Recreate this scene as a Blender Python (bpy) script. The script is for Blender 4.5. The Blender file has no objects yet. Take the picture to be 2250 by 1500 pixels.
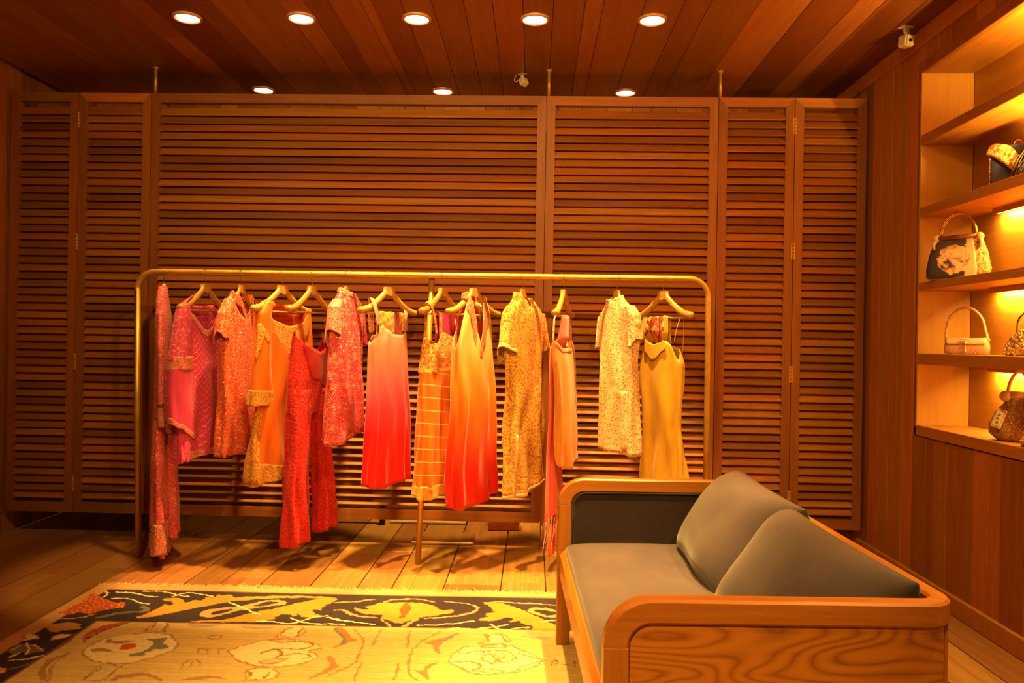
import bpy, bmesh, math, random
import numpy as np
from mathutils import Vector, Matrix, noise as mnoise

C = bpy.context.scene
COL = C.collection
PI = math.pi
rnd = random.Random(7)

# ------------------------------------------------------------------ camera, world, exposure
YAW, ROLL = math.radians(1.6), math.radians(0.95)
cam_data = bpy.data.cameras.new('camera')
cam_data.sensor_width = 36.0
cam_data.lens = 36.0 * 1700 / 2250
cam_data.clip_start = 0.05
cam = bpy.data.objects.new('camera', cam_data)
COL.objects.link(cam)
cam.matrix_world = (Matrix.Translation((0, 0, 1.25)) @ Matrix.Rotation(YAW, 4, 'Z')
                    @ Matrix.Rotation(PI / 2, 4, 'X') @ Matrix.Rotation(ROLL, 4, 'Z'))
C.camera = cam
C.view_settings.view_transform = 'Standard'
C.view_settings.look = 'None'
C.view_settings.exposure = 0.62
C.view_settings.gamma = 1.0
C.view_settings.use_curve_mapping = False
C.cycles.use_denoising = True
C.cycles.max_bounces = 7
C.cycles.diffuse_bounces = 2
C.cycles.sample_clamp_indirect = 4.0
wd = bpy.data.worlds.new('world')
C.world = wd
wd.use_nodes = True
wd.node_tree.nodes['Background'].inputs[0].default_value = (1.0, 0.42, 0.12, 1)   # the rest of the shop: dim lamplight on wood
wd.node_tree.nodes['Background'].inputs[1].default_value = 0.03

WARM = (1.0, 0.525, 0.115)
def spot(name, loc, power, angle=75, blend=0.7, aim=None, size=0.04, parent=None):
    l = bpy.data.lights.new(name, 'SPOT')
    l.energy = power; l.color = WARM; l.spot_size = math.radians(angle); l.spot_blend = blend; l.shadow_soft_size = size
    o = bpy.data.objects.new(name, l); COL.objects.link(o)
    o.location = loc
    d = Vector(aim) - Vector(loc) if aim else Vector((0, 0, -1))
    o.rotation_euler = d.to_track_quat('-Z', 'Y').to_euler()
    return o
# ceiling rows nearer than the frame, plus fill lamps added for sofa and right wall (the visible rows carry theirs in the downlight builder)
for (x, y, p, a, aim) in [
    (-1.23, 2.81, 14, 56, None), (-0.63, 2.81, 120, 56, (-0.7, 2.6, 0)), (-0.02, 2.81, 320, 54, (-0.12, 2.55, 0)), (0.58, 2.81, 520, 38, (0.34, 2.70, 0.4)),
    (-1.23, 1.65, 95, 104, (-0.95, 4.6, 2.0)), (-0.02, 1.65, 95, 104, (-0.3, 4.6, 2.0)), (0.58, 1.65, 55, 104, (0.45, 4.6, 2.0)),
    (-0.63, -0.67, 330, 30, (0.24, 1.7, 0.30)), (0.58, 0.49, 25, 90, (0.5, 1.6, 0)), (1.64, 1.65, 190, 120, None), (1.64, 2.81, 50, 120, None)]:  # unseen fills, added to brighten the sofa's near panel, the sofa and right wall
    spot('ceiling_or_fill_lamp', (x, y, 2.88), p, a, 1.0, aim)

# ------------------------------------------------------------------ helpers
def setp(o, label=None, cat=None, group=None, kind=None):
    if label: o['label'] = label
    if cat: o['category'] = cat
    if group: o['group'] = group
    if kind: o['kind'] = kind
    return o
def link(name, me, parent=None, mat=None, kind=None, label=None):
    o = bpy.data.objects.new(name, me); COL.objects.link(o)
    if parent is not None: o.parent = parent
    if mat is not None and len(me.materials) == 0: me.materials.append(mat)
    if kind: o['kind'] = kind
    if label: o['label'] = label
    return o
def thing(name, label, cat, loc=(0, 0, 0), rz=0.0, group=None):
    o = bpy.data.objects.new(name, None); COL.objects.link(o)
    o.empty_display_size = 0.05
    o.location = loc; o.rotation_euler = (0, 0, rz)
    return setp(o, label, cat, group)
def mesh(name, vs, fs, smooth=False):
    me = bpy.data.meshes.new(name)
    me.from_pydata([tuple(v) for v in vs], [], [tuple(f) for f in fs])
    if smooth: me.polygons.foreach_set('use_smooth', [True] * len(me.polygons))
    me.update()
    return me
class MB:
    def __init__(s): s.v = []; s.f = []; s.sm = []
    def add(s, vs, fs, smooth=False):
        k = len(s.v); s.v += [tuple(v) for v in vs]; s.f += [tuple(i + k for i in f) for f in fs]; s.sm += [smooth] * len(fs)
        return s
    def box(s, x0, x1, y0, y1, z0, z1, c=0.0, M=None):
        X = (x0, x1); Y = (y0, y1); Z = (z0, z1)
        if c <= 0:
            vs = [(X[i], Y[j], Z[k]) for i in (0, 1) for j in (0, 1) for k in (0, 1)]
            fs = [(0, 1, 3, 2), (4, 6, 7, 5), (0, 4, 5, 1), (2, 3, 7, 6), (0, 2, 6, 4), (1, 5, 7, 3)]
        else:
            c = min(c, .45 * min(abs(x1 - x0), abs(y1 - y0), abs(z1 - z0)))
            vs = []; ix = {}
            for i in (0, 1):
                for j in (0, 1):
                    for k in (0, 1):
                        sx, sy, sz = (1, -1)[i], (1, -1)[j], (1, -1)[k]
                        for ax in range(3):
                            p = [X[i] + sx * c, Y[j] + sy * c, Z[k] + sz * c]
                            p[ax] = (X[i], Y[j], Z[k])[ax]
                            ix[(i, j, k, ax)] = len(vs); vs.append(tuple(p))
            fs = []
            q = [(0, 0), (1, 0), (1, 1), (0, 1)]
            for ax in range(3):
                for e in (0, 1):
                    f = []
                    for (a, b) in q:
                        t = [0, 0, 0]; t[ax] = e; t[(ax + 1) % 3] = a; t[(ax + 2) % 3] = b
                        f.append(ix[(t[0], t[1], t[2], ax)])
                    fs.append(f if e else f[::-1])
            for ax in range(3):
                b_, c_ = (ax + 1) % 3, (ax + 2) % 3
                for p in (0, 1):
                    for r in (0, 1):
                        t0 = [0, 0, 0]; t0[b_] = p; t0[c_] = r; t1 = list(t0); t1[ax] = 1
                        f = [ix[(*t0, b_)], ix[(*t1, b_)], ix[(*t1, c_)], ix[(*t0, c_)]]
                        fs.append(f if (p == r) else f[::-1])
            for i in (0, 1):
                for j in (0, 1):
                    for k in (0, 1):
                        f = [ix[(i, j, k, 0)], ix[(i, j, k, 1)], ix[(i, j, k, 2)]]
                        fs.append(f if (i + j + k) % 2 else f[::-1])
        if M is not None: vs = [tuple(M @ Vector(v)) for v in vs]
        return s.add(vs, fs)
    def prism(s, pts, axis, a0, a1):
        """polygon pts in the two axes that follow AXIS, extruded from a0 to a1"""
        n = len(pts); vs = []
        for a in (a0, a1):
            for p in pts:
                t = [0, 0, 0]; t[axis] = a; t[(axis + 1) % 3] = p[0]; t[(axis + 2) % 3] = p[1]; vs.append(tuple(t))
        fs = [tuple(range(n))[::-1], tuple(range(n, 2 * n))] + [(i, (i + 1) % n, n + (i + 1) % n, n + i) for i in range(n)]
        return s.add(vs, fs)
    def tube(s, path, rad, n=10, cap=True, flat=None, up=(0, 0, 1), round_end=False):
        """sweep an ellipse along PATH; rad: number or list; flat: second radius number or list"""
        path = [Vector(p) for p in path]; m = len(path)
        ra = rad if isinstance(rad, (list, tuple)) else [rad] * m
        rb = ra if flat is None else (flat if isinstance(flat, (list, tuple)) else [flat] * m)
        vs = []; prevN = None
        for i, p in enumerate(path):
            t = (path[min(i + 1, m - 1)] - path[max(i - 1, 0)])
            if t.length < 1e-9: t = Vector((0, 0, 1))
            t.normalize()
            if prevN is None:
                u = Vector(up)
                if abs(u.dot(t)) > .95: u = Vector((1, 0, 0))
                nn = (u - t * u.dot(t)).normalized()
            else:
                nn = prevN - t * prevN.dot(t)
                nn = nn.normalized() if nn.length > 1e-6 else prevN
            prevN = nn; b = t.cross(nn)
            for k in range(n):
                a = 2 * PI * k / n
                vs.append(p + nn * (math.cos(a) * ra[i]) + b * (math.sin(a) * rb[i]))
        fs = [(i * n + k, i * n + (k + 1) % n, (i + 1) * n + (k + 1) % n, (i + 1) * n + k) for i in range(m - 1) for k in range(n)]
        s.add(vs, fs, True)
        if cap:
            k0 = len(s.v) - len(vs)
            s.f += [tuple(k0 + k for k in range(n))[::-1], tuple(k0 + (m - 1) * n + k for k in range(n))]; s.sm += [False, False]
        return s
    def lathe(s, prof, n=24, center=(0, 0, 0)):
        vs = []; m = len(prof)
        for r, z in prof:
            for k in range(n):
                a = 2 * PI * k / n; vs.append((center[0] + r * math.cos(a), center[1] + r * math.sin(a), center[2] + z))
        fs = [(i * n + k, i * n + (k + 1) % n, (i + 1) * n + (k + 1) % n, (i + 1) * n + k) for i in range(m - 1) for k in range(n)]
        return s.add(vs, fs, True)
    def ball(s, c, r, n=8, m=6, sq=(1, 1, 1)):
        vs = []
        for i in range(m + 1):
            ph = PI * i / m
            for k in range(n):
                a = 2 * PI * k / n
                vs.append((c[0] + r * sq[0] * math.sin(ph) * math.cos(a), c[1] + r * sq[1] * math.sin(ph) * math.sin(a), c[2] + r * sq[2] * math.cos(ph)))
        fs = [(i * n + k, (i + 1) * n + k, (i + 1) * n + (k + 1) % n, i * n + (k + 1) % n) for i in range(m) for k in range(n)]
        return s.add(vs, fs, True)
    def mesh(s, name):
        me = bpy.data.meshes.new(name); me.from_pydata(s.v, [], s.f)
        me.polygons.foreach_set('use_smooth', s.sm); me.update()
        return me
    def build(s, name, mat, parent=None, kind=None, label=None):
        return link(name, s.mesh(name), parent, mat, kind, label)
def bx(name, mat, parent, x0, x1, y0, y1, z0, z1, c=.002, kind=None, label=None):
    return MB().box(x0, x1, y0, y1, z0, z1, c).build(name, mat, parent, kind, label)
def arc(c, r, a0, a1, n, plane='xz', y=0.0):
    out = []
    for i in range(n + 1):
        a = math.radians(a0 + (a1 - a0) * i / n)
        p, q = c[0] + r * math.cos(a), c[1] + r * math.sin(a)
        out.append((p, y, q) if plane == 'xz' else ((p, q, y) if plane == 'xy' else (y, p, q)))
    return out
def smooth_path(pts, sub=6):
    P = [Vector(p) for p in pts]; out = []
    for i in range(len(P) - 1):
        p0, p1, p2, p3 = P[max(i - 1, 0)], P[i], P[i + 1], P[min(i + 2, len(P) - 1)]
        for k in range(sub):
            t = k / sub
            out.append(.5 * ((2 * p1) + (p2 - p0) * t + (2 * p0 - 5 * p1 + 4 * p2 - p3) * t * t + (3 * p1 - p0 - 3 * p2 + p3) * t ** 3))
    out.append(P[-1]); return out

# ------------------------------------------------------------------ materials
class NT:
    def __init__(s, name):
        s.m = bpy.data.materials.new(name); s.m.use_nodes = True
        s.t = s.m.node_tree; s.b = s.t.nodes['Principled BSDF']
        s.tc = s.n('ShaderNodeTexCoord')
    def n(s, typ, **kw):
        x = s.t.nodes.new(typ)
        for k, v in kw.items(): setattr(x, k, v)
        return x
    def l(s, a, b): s.t.links.new(a, b)
    def val(s, sock, v):
        if hasattr(v, 'is_output') or isinstance(v, bpy.types.NodeSocket): s.l(v, sock)
        elif isinstance(v, (tuple, list)) and len(v) == 3 and sock.type == 'RGBA': sock.default_value = (*v, 1)
        else: sock.default_value = v
    def mapping(s, vec, scale=(1, 1, 1), rot=(0, 0, 0), loc=(0, 0, 0)):
        x = s.n('ShaderNodeMapping'); s.l(vec, x.inputs[0]); x.inputs['Scale'].default_value = scale; x.inputs['Rotation'].default_value = rot; x.inputs['Location'].default_value = loc
        return x.outputs[0]
    def noise(s, vec, scale, detail=4, rough=.55, dist=0.0):
        x = s.n('ShaderNodeTexNoise'); s.l(vec, x.inputs['Vector']); x.inputs['Scale'].default_value = scale; x.inputs['Detail'].default_value = detail; x.inputs['Roughness'].default_value = rough; x.inputs['Distortion'].default_value = dist
        return x
    def voro(s, vec, scale, feature='F1', rand=1.0):
        x = s.n('ShaderNodeTexVoronoi', feature=feature); s.l(vec, x.inputs['Vector']); x.inputs['Scale'].default_value = scale; x.inputs['Randomness'].default_value = rand
        return x
    def wave(s, vec, scale, dist=0., detail=2., dscale=1., typ='BANDS', direction='X'):
        x = s.n('ShaderNodeTexWave', wave_type=typ); s.l(vec, x.inputs['Vector'])
        if typ == 'BANDS': x.bands_direction = direction
        x.inputs['Scale'].default_value = scale; x.inputs['Distortion'].default_value = dist; x.inputs['Detail'].default_value = detail; x.inputs['Detail Scale'].default_value = dscale
        return x.outputs['Fac']
    def ramp(s, fac, stops, interp='LINEAR'):
        x = s.n('ShaderNodeValToRGB'); s.l(fac, x.inputs[0]); r = x.color_ramp; r.interpolation = interp
        while len(r.elements) < len(stops): r.elements.new(.5)
        for e, (p, c) in zip(r.elements, stops):
            e.position = p; e.color = (*c, 1) if not isinstance(c, (int, float)) else (c, c, c, 1)
        return x.outputs[0]
    def mix(s, fac, a, b, mode='MIX'):
        x = s.n('ShaderNodeMix', data_type='RGBA', blend_type=mode)
        s.val(x.inputs[0], fac); s.val(x.inputs[6], a); s.val(x.inputs[7], b)
        return x.outputs[2]
    def math(s, op, a, b=0.5, c=None):
        x = s.n('ShaderNodeMath', operation=op); s.val(x.inputs[0], a); s.val(x.inputs[1], b)
        if c is not None: s.val(x.inputs[2], c)
        return x.outputs[0]
    def maprange(s, v, a, b, c=0., d=1.):
        x = s.n('ShaderNodeMapRange'); s.l(v, x.inputs[0])
        for i, q in enumerate((a, b, c, d)): x.inputs[1 + i].default_value = q
        return x.outputs[0]
    def bump(s, h, strength=.3, dist=.002):
        x = s.n('ShaderNodeBump'); x.inputs['Strength'].default_value = strength; x.inputs['Distance'].default_value = dist
        s.l(h, x.inputs['Height']); s.l(x.outputs[0], s.b.inputs['Normal'])
    def fin(s, col, rough=.5, metal=0., spec=.5, sheen=0.):
        s.val(s.b.inputs['Base Color'], col); s.val(s.b.inputs['Roughness'], rough); s.val(s.b.inputs['Metallic'], metal)
        s.b.inputs['Specular IOR Level'].default_value = spec
        if sheen: s.b.inputs['Sheen Weight'].default_value = sheen; s.b.inputs['Sheen Roughness'].default_value = .4
        return s.m

def wood(name, dark, light, axis='X', rough=.42, grain=1.0, var=.35, figure=0.0, hue=.0):
    """wood whose grain runs along AXIS; every object gets a tone and a grain of its own"""
    t = NT(name); oi = t.n('ShaderNodeObjectInfo')
    off = t.n('ShaderNodeVectorMath', operation='SCALE'); cx = t.n('ShaderNodeCombineXYZ')
    for i, k in enumerate((13.7, 29.1, 7.3)): t.l(t.math('MULTIPLY', oi.outputs['Random'], k), cx.inputs[i])
    add = t.n('ShaderNodeVectorMath', operation='ADD'); t.l(t.tc.outputs['Object'], add.inputs[0]); t.l(cx.outputs[0], add.inputs[1])
    sc = [26 * grain] * 3; sc['XYZ'.index(axis)] = 1.3 * grain
    v = t.mapping(add.outputs[0], tuple(sc))
    n1 = t.noise(v, 1.6, 5, .6, .6)
    sc2 = [s * 3.5 for s in sc]; sc2['XYZ'.index(axis)] = 3 * grain
    n2 = t.noise(t.mapping(add.outputs[0], tuple(sc2)), 1.5, 3, .6)
    f = t.math('ADD', t.math('MULTIPLY', n1.outputs[0], .65), t.math('MULTIPLY', n2.outputs[0], .35))
    if figure > 0:
        sc3 = [7.0] * 3; sc3['XYZ'.index(axis)] = 1.9
        big = t.noise(t.mapping(add.outputs[0], tuple(sc3)), 1.0, 1, .4, .25)
        w = t.math('FRACT', t.math('MULTIPLY', big.outputs[0], 22.0))
        w = t.math('ABSOLUTE', t.math('SUBTRACT', t.math('MULTIPLY', w, 2.0), 1.0))
        w = t.math('POWER', w, .55)
        f = t.math('ADD', t.math('MULTIPLY', f, 1 - figure), t.math('MULTIPLY', w, figure))
    col = t.ramp(f, [(.28, dark), (.68, light)])
    hs = t.n('ShaderNodeHueSaturation'); t.l(col, hs.inputs['Color'])
    r2 = t.math('FRACT', t.math('MULTIPLY', oi.outputs['Random'], 7.31))
    t.l(t.maprange(oi.outputs['Random'], 0, 1, 1 - var, 1 + var), hs.inputs['Value'])
    t.l(t.maprange(r2, 0, 1, .5 - .006 - hue, .5 + .006 + hue), hs.inputs['Hue'])
    t.bump(f, .12, .002)
    return t.fin(hs.outputs[0], t.maprange(n2.outputs[0], .3, .7, rough - .06, rough + .1))

M = {}
M['ceiling'] = wood('ceiling_board_wood', (.22, .070, .018), (.37, .130, .032), 'Y', .36, 1.0, .26, hue=.005)
M['floor'] = wood('floor_board_wood', (.31, .142, .038), (.54, .28, .085), 'Y', .36, .7, .28, hue=.010)
M['wall'] = wood('wall_board_wood', (.28, .098, .012), (.45, .178, .020), 'Z', .48, 1.0, .30, hue=.006)
M['screen_v'] = wood('screen_stile_wood', (.20, .062, .012), (.35, .120, .024), 'Z', .50, 1.0, .15)
M['screen_h'] = wood('screen_slat_wood', (.22, .073, .012), (.44, .158, .027), 'X', .56, .8, .36, hue=.003)
M['shelf_v'] = wood('shelf_panel_wood', (.43, .205, .026), (.52, .27, .038), 'Z', .45, .9, .05)
M['shelf_y'] = wood('shelf_board_wood', (.34, .125, .016), (.48, .205, .026), 'Y', .42, .9, .1)
M['sofa_x'] = wood('sofa_wood_along_arm', (.36, .115, .014), (.52, .190, .024), 'X', .33, 1.0, .05)
M['sofa_y'] = wood('sofa_wood_along_back', (.36, .115, .014), (.52, .190, .024), 'Y', .33, 1.0, .05)
M['sofa_z'] = wood('sofa_wood_post', (.33, .105, .014), (.48, .175, .022), 'Z', .35, 1.0, .05)
M['sofa_panel'] = wood('sofa_figured_panel', (.27, .075, .008), (.53, .180, .020), 'X', .34, 1.0, .03, figure=.46)
M['hanger'] = wood('hanger_wood', (.42, .20, .045), (.58, .31, .08), 'X', .28, 1.3, .1)

def plain(name, col, rough=.5, metal=0., var=.12, scale=30, bump=0.0, spec=.5):
    t = NT(name); n = t.noise(t.tc.outputs['Object'], scale, 4)
    d = tuple(c * (1 - var) for c in col); e = tuple(min(1, c * (1 + var)) for c in col)
    if bump: t.bump(n.outputs[0], bump, .002)
    return t.fin(t.ramp(n.outputs[0], [(.3, d), (.7, e)]), t.maprange(n.outputs[0], .3, .7, max(.02, rough - .08), rough + .08), metal, spec)
M['brass'] = plain('brushed_brass', (.60, .36, .08), .40, .62, .08, 14)
M['hook'] = plain('hook_wire', (.50, .34, .16), .35, 1.)
M['camera_body'] = plain('beige_plastic', (.62, .55, .40), .45)
M['black'] = plain('black_lens', (.01, .01, .01), .15)
M['dark'] = plain('dark_foot', (.02, .012, .008), .6)
M['ring'] = plain('downlight_ring', (.55, .30, .14), .35, .1)
M['joint'] = plain('dark_joint', (.045, .016, .006), .8)
M['orange_paper'] = plain('orange_wrap', (.80, .24, .03), .35, 0, .2, 12, .3)
M['board_cream'] = plain('cream_board', (.72, .58, .36), .55, 0, .1, 9)
def emit(name, col, s):
    t = NT(name); n = t.noise(t.tc.outputs['Object'], 20, 2)
    t.l(t.maprange(n.outputs[0], 0, 1, s * .92, s * 1.08), t.b.inputs['Emission Strength']); t.b.inputs['Emission Color'].default_value = (*col, 1)
    return t.fin((.8, .8, .75), .4)
M['lens'] = emit('lit_lens', (1., .90, .72), 9.0)
M['tube'] = emit('lit_tube', (1., .66, .22), 14.0)

def weave(name, col, rough=.85, scale=420, var=.18, sheen=.25, blot=6, bump=.25):
    t = NT(name)
    n = t.noise(t.tc.outputs['Object'], blot, 4, .6); f = t.noise(t.tc.outputs['Object'], scale, 2)
    k = t.math('ADD', t.math('MULTIPLY', n.outputs[0], .7), t.math('MULTIPLY', f.outputs[0], .3))
    d = tuple(c * (1 - var) for c in col); e = tuple(min(1, c * (1 + var)) for c in col)
    t.bump(f.outputs[0], bump, .001)
    return t.fin(t.ramp(k, [(.35, d), (.65, e)]), rough, 0, .25, sheen)
M['taupe'] = weave('taupe_velvet', (.088, .067, .080))
M['charcoal'] = weave('charcoal_upholstery', (.036, .023, .028))

def stops_z(t, stops):
    """colour that runs down the cloth: stops are (height in metres below the rail, colour)"""
    sx = t.n('ShaderNodeSeparateXYZ'); t.l(t.tc.outputs['Object'], sx.inputs[0])
    n = t.noise(t.tc.outputs['Object'], 5, 2)
    z = t.math('ADD', sx.outputs[2], t.math('MULTIPLY', t.math('SUBTRACT', n.outputs[0], .5), .10))
    lo, hi = stops[-1][0], stops[0][0]
    f = t.maprange(z, hi, lo, 0, 1)
    return t.ramp(f, [((h - hi) / (lo - hi), c) for h, c in stops])
def dyed(name, stops, rough=.45, sheen=.3):
    t = NT(name); c = stops_z(t, stops)
    f = t.noise(t.mapping(t.tc.outputs['Object'], (300, 300, 60)), 1, 2); t.bump(f.outputs[0], .12, .001)
    return t.fin(c, rough, 0, .4, sheen)
def silk(name, col, rough=.42, var=.12, sheen=.3):
    t = NT(name); f = t.noise(t.mapping(t.tc.outputs['Object'], (90, 90, 9)), 1, 3)
    d = tuple(c * (1 - var) for c in col); e = tuple(min(1, c * (1 + var)) for c in col)
    t.bump(f.outputs[0], .15, .001)
    return t.fin(t.ramp(f.outputs[0], [(.3, d), (.7, e)]), rough, 0, .4, sheen)
def floral(name, base, vine, flower, vscale=34., fscale=30., rough=.6, border=None, vw=.10, glit=0., flw=.30):
    """embroidered vines and flower heads on a ground cloth; border = (height below which rows of stitching take over)"""
    t = NT(name); ob = t.tc.outputs['Object']
    wob = t.noise(ob, 22, 3)
    ad = t.n('ShaderNodeMix', data_type='RGBA', blend_type='ADD'); ad.inputs[0].default_value = .035
    t.l(ob, ad.inputs[6]); t.l(wob.outputs['Color'], ad.inputs[7])
    v = t.voro(ad.outputs[2], vscale, 'DISTANCE_TO_EDGE')
    vm = t.ramp(v.outputs['Distance'], [(.0, 1.), (vw, 1.), (vw + .06, 0.)])
    fl = t.voro(ob, fscale, 'F1', .8)
    fm = t.ramp(fl.outputs['Distance'], [(.0, 1.), (flw, 1.), (flw + .05, 0.), (flw + .12, .7), (flw + .16, 0.)])
    n = t.noise(ob, 120, 3)
    c = t.mix(t.ramp(n.outputs[0], [(.35, 0.), (.65, 1.)]), tuple(x * .8 for x in base), base)
    c = t.mix(vm, c, vine); c = t.mix(fm, c, flower)
    h = t.math('ADD', vm, fm)
    if border is not None:
        sx = t.n('ShaderNodeSeparateXYZ'); t.l(ob, sx.inputs[0])
        inb = t.math('LESS_THAN', sx.outputs[2], border)
        row = t.wave(ob, 9., 0, 0, 0, 'BANDS', 'Z')
        c = t.mix(t.math('MULTIPLY', inb, t.ramp(row, [(.72, 0.), (.8, 1.)])), c, vine)
    fine = t.noise(ob, 260, 3)
    t.bump(t.math('ADD', h, fine.outputs[0]), .6, .003)
    r = rough
    if glit:
        g = t.voro(ob, 190., 'F1'); gm = t.math('GREATER_THAN', t.noise(ob, 95, 1).outputs[0], .62)
        c = t.mix(t.math('MULTIPLY', gm, t.math('LESS_THAN', g.outputs['Distance'], .45)), c, (1., .82, .62))
        r = t.math('SUBTRACT', rough, t.math('MULTIPLY', gm, glit))
    return t.fin(c, r, 0, .4, .15)
def lattice(name, base, line, k=30., rough=.55, dotcol=None, stretch=1.0, lw=.86):
    t = NT(name); ob = t.tc.outputs['Object']
    w = t.noise(ob, 14, 2)
    ad = t.n('ShaderNodeMix', data_type='RGBA', blend_type='ADD'); ad.inputs[0].default_value = .012
    t.l(ob, ad.inputs[6]); t.l(w.outputs['Color'], ad.inputs[7])
    sx = t.n('ShaderNodeSeparateXYZ'); t.l(ad.outputs[2], sx.inputs[0])
    h = t.math('ADD', sx.outputs[0], sx.outputs[1])
    z = t.math('MULTIPLY', sx.outputs[2], stretch)
    a = t.math('ABSOLUTE', t.math('SINE', t.math('MULTIPLY', t.math('ADD', h, z), k * 2)))
    b = t.math('ABSOLUTE', t.math('SINE', t.math('MULTIPLY', t.math('SUBTRACT', h, z), k * 2)))
    la = t.ramp(a, [(0., 1.), (1 - lw, 1.), (1 - lw + .12, 0.)]); lb = t.ramp(b, [(0., 1.), (1 - lw, 1.), (1 - lw + .12, 0.)])
    ln = t.math('MAXIMUM', la, lb); dot = t.math('MULTIPLY', la, lb)
    br = t.noise(ob, 75, 3)
    ln2 = t.math('MULTIPLY', ln, t.ramp(br.outputs[0], [(.35, .15), (.6, 1.)]))
    c = t.mix(ln2, base, line); c = t.mix(dot, c, dotcol or line)
    t.bump(t.math('ADD', ln, t.math('MULTIPLY', t.noise(ob, 200, 2).outputs[0], .4)), .7, .004)
    return t.fin(c, rough, 0, .4, .2)


# ------------------------------------------------------------------ the room
CEIL = 2.91; XL, XR = -3.29, 2.0; YB = 5.40
def struct(name, mb, mat): return mb.build(name, mat, None, 'structure')
floor = struct('floor', MB().box(XL, XR + .02, .2, YB, -.05, -.012), M['joint'])
edges = [-3.29, -3.05, -2.83, -2.60, -2.37, -2.16, -1.95, -1.746, -1.567, -1.363, -1.11, -.869, -.695, -.436, -.147, .082, .33, .60, .84, 1.07, 1.31, 1.58, 1.80, 2.02]
for i in range(len(edges) - 1):
    a, b = edges[i] + .003, edges[i + 1] - .003
    cuts = [.2]
    while cuts[-1] < YB: cuts.append(cuts[-1] + rnd.uniform(1.3, 2.6))
    if i == 14: cuts = [.2, 2.2, 4.02, YB]
    cuts[-1] = YB
    if len(cuts) > 2 and cuts[-1] - cuts[-2] < .4: cuts.pop(-2)
    for p, q in zip(cuts, cuts[1:]):
        h = rnd.uniform(-.0018, .0)
        bx('plank', M['floor'], floor, a, b, p + .0015, q - .0015, -.02, h, .002)
ceiling = struct('ceiling', MB().box(XL - .1, XR + .36, .2, YB + .1, CEIL + .02, CEIL + .06), M['joint'])
cedges = [-1.967, -1.752, -1.629, -1.446, -1.289, -1.164, -1.039, -.883, -.827, -.68, -.53, -.373, -.23, -.08, .07, .227, .316, .518, .705, .835, 1.066, 1.31, 1.53, 1.66, 1.85, 2.02]
lead = [-1.967]
while lead[0] > XL + .1: lead.insert(0, max(XL, lead[0] - rnd.uniform(.12, .22)))
cedges = lead[:-1] + cedges
M['ceiling_light'] = wood('ceiling_light_board', (.30, .100, .022), (.46, .165, .038), 'Y', .46, 1.0, .06)
M['ceiling_dark'] = wood('ceiling_dark_board', (.12, .034, .009), (.20, .058, .014), 'Y', .46, 1.0, .1)
for i in range(len(cedges) - 1):
    a, b = cedges[i] + .001, cedges[i + 1] - .001
    cuts = [.2, rnd.uniform(1.6, 3.0), YB]
    m = M['ceiling']; ml = [m, m]
    if abs(cedges[i + 1] + 1.967) < .001: cuts = [.2, 4.25, YB]; ml = [m, M['ceiling_light']]
    if abs(cedges[i] + 1.967) < .001: ml = [M['ceiling_dark']] * 2
    if abs(cedges[i] + .883) < .001 or abs(cedges[i] - 1.066) < .001: cuts = [.2, 2.2, YB]; ml = [M['ceiling_light']] * 2
    if cedges[i] > 1.3 and cedges[i] < 1.5 or cedges[i] > 1.8: ml = [M['ceiling_dark']] * 2
    for (p, q), mm in zip(zip(cuts, cuts[1:]), ml):
        bx('plank', mm, ceiling, a, b, p + .001, q - .001, CEIL + rnd.uniform(0, .0015), CEIL + .025, .0025)

# side and back walls: boards standing on end over a plain backing
def boards(parent, axis, at, inward, segs, mat, lo=.075, hi=.16, th=.012):
    """segs: (from, to, z0, z1); the boards stand proud of the plane AT by TH, towards INWARD"""
    for (s0, s1, z0, z1) in segs:
        p = s0
        while p < s1 - .001:
            w = rnd.uniform(lo, hi); q = min(p + w, s1)
            if s1 - q < .04: q = s1
            e = rnd.uniform(-.002, .0015)
            d0, d1 = sorted((at - inward * .002, at + inward * (th + e)))
            if axis == 'x': bx('board', mat, parent, d0, d1, p + .0008, q - .0008, z0, z1, .0022)
            else: bx('board', mat, parent, p + .0008, q - .0008, d0, d1, z0, z1, .0022)
            p = q
W0 = XR + .012
NY1, NY0 = 4.09, 1.55          # the niche runs from its far jamb towards the camera
wall_right = struct('wall_right', MB().box(W0, W0 + .35, NY1 + .045, YB, 0, CEIL + .03).box(W0, W0 + .35, .2, NY0 - .045, 0, CEIL + .03)
                    .box(W0, W0 + .35, NY0 - .045, NY1 + .045, 0, .79).box(W0, W0 + .35, NY0 - .045, NY1 + .045, 2.75, CEIL + .03), M['joint'])
boards(wall_right, 'x', W0, -1, [(NY1 + .042, YB, .085, CEIL + .015), (1.2, NY1 + .042, .085, .793), (1.2, NY1 + .042, 2.742, CEIL + .015)], M['wall'])
base_r = struct('baseboard_right', MB().box(XR - .018, XR + .012, .2, YB, 0, .088, .003), M['wall'])
crown = struct('trim_1', MB().box(XR - .016, XR + .012, .2, YB, 2.822, CEIL, .004), M['wall'])
wall_left = struct('wall_left', MB().box(XL - .1, XL - .012, .2, YB, 0, CEIL + .03), M['joint'])
boards(wall_left, 'x', XL - .012, 1, [(2.6, YB, .0, CEIL + .03)], M['wall'])
wall_back = struct('wall_back', MB().box(XL - .1, XR + .36, YB + .012, YB + .1, 0, CEIL + .03), M['joint'])
boards(wall_back, 'y', YB + .012, -1, [(XL, XR, .0, CEIL + .03)], M['wall'], .12, .2)

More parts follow.
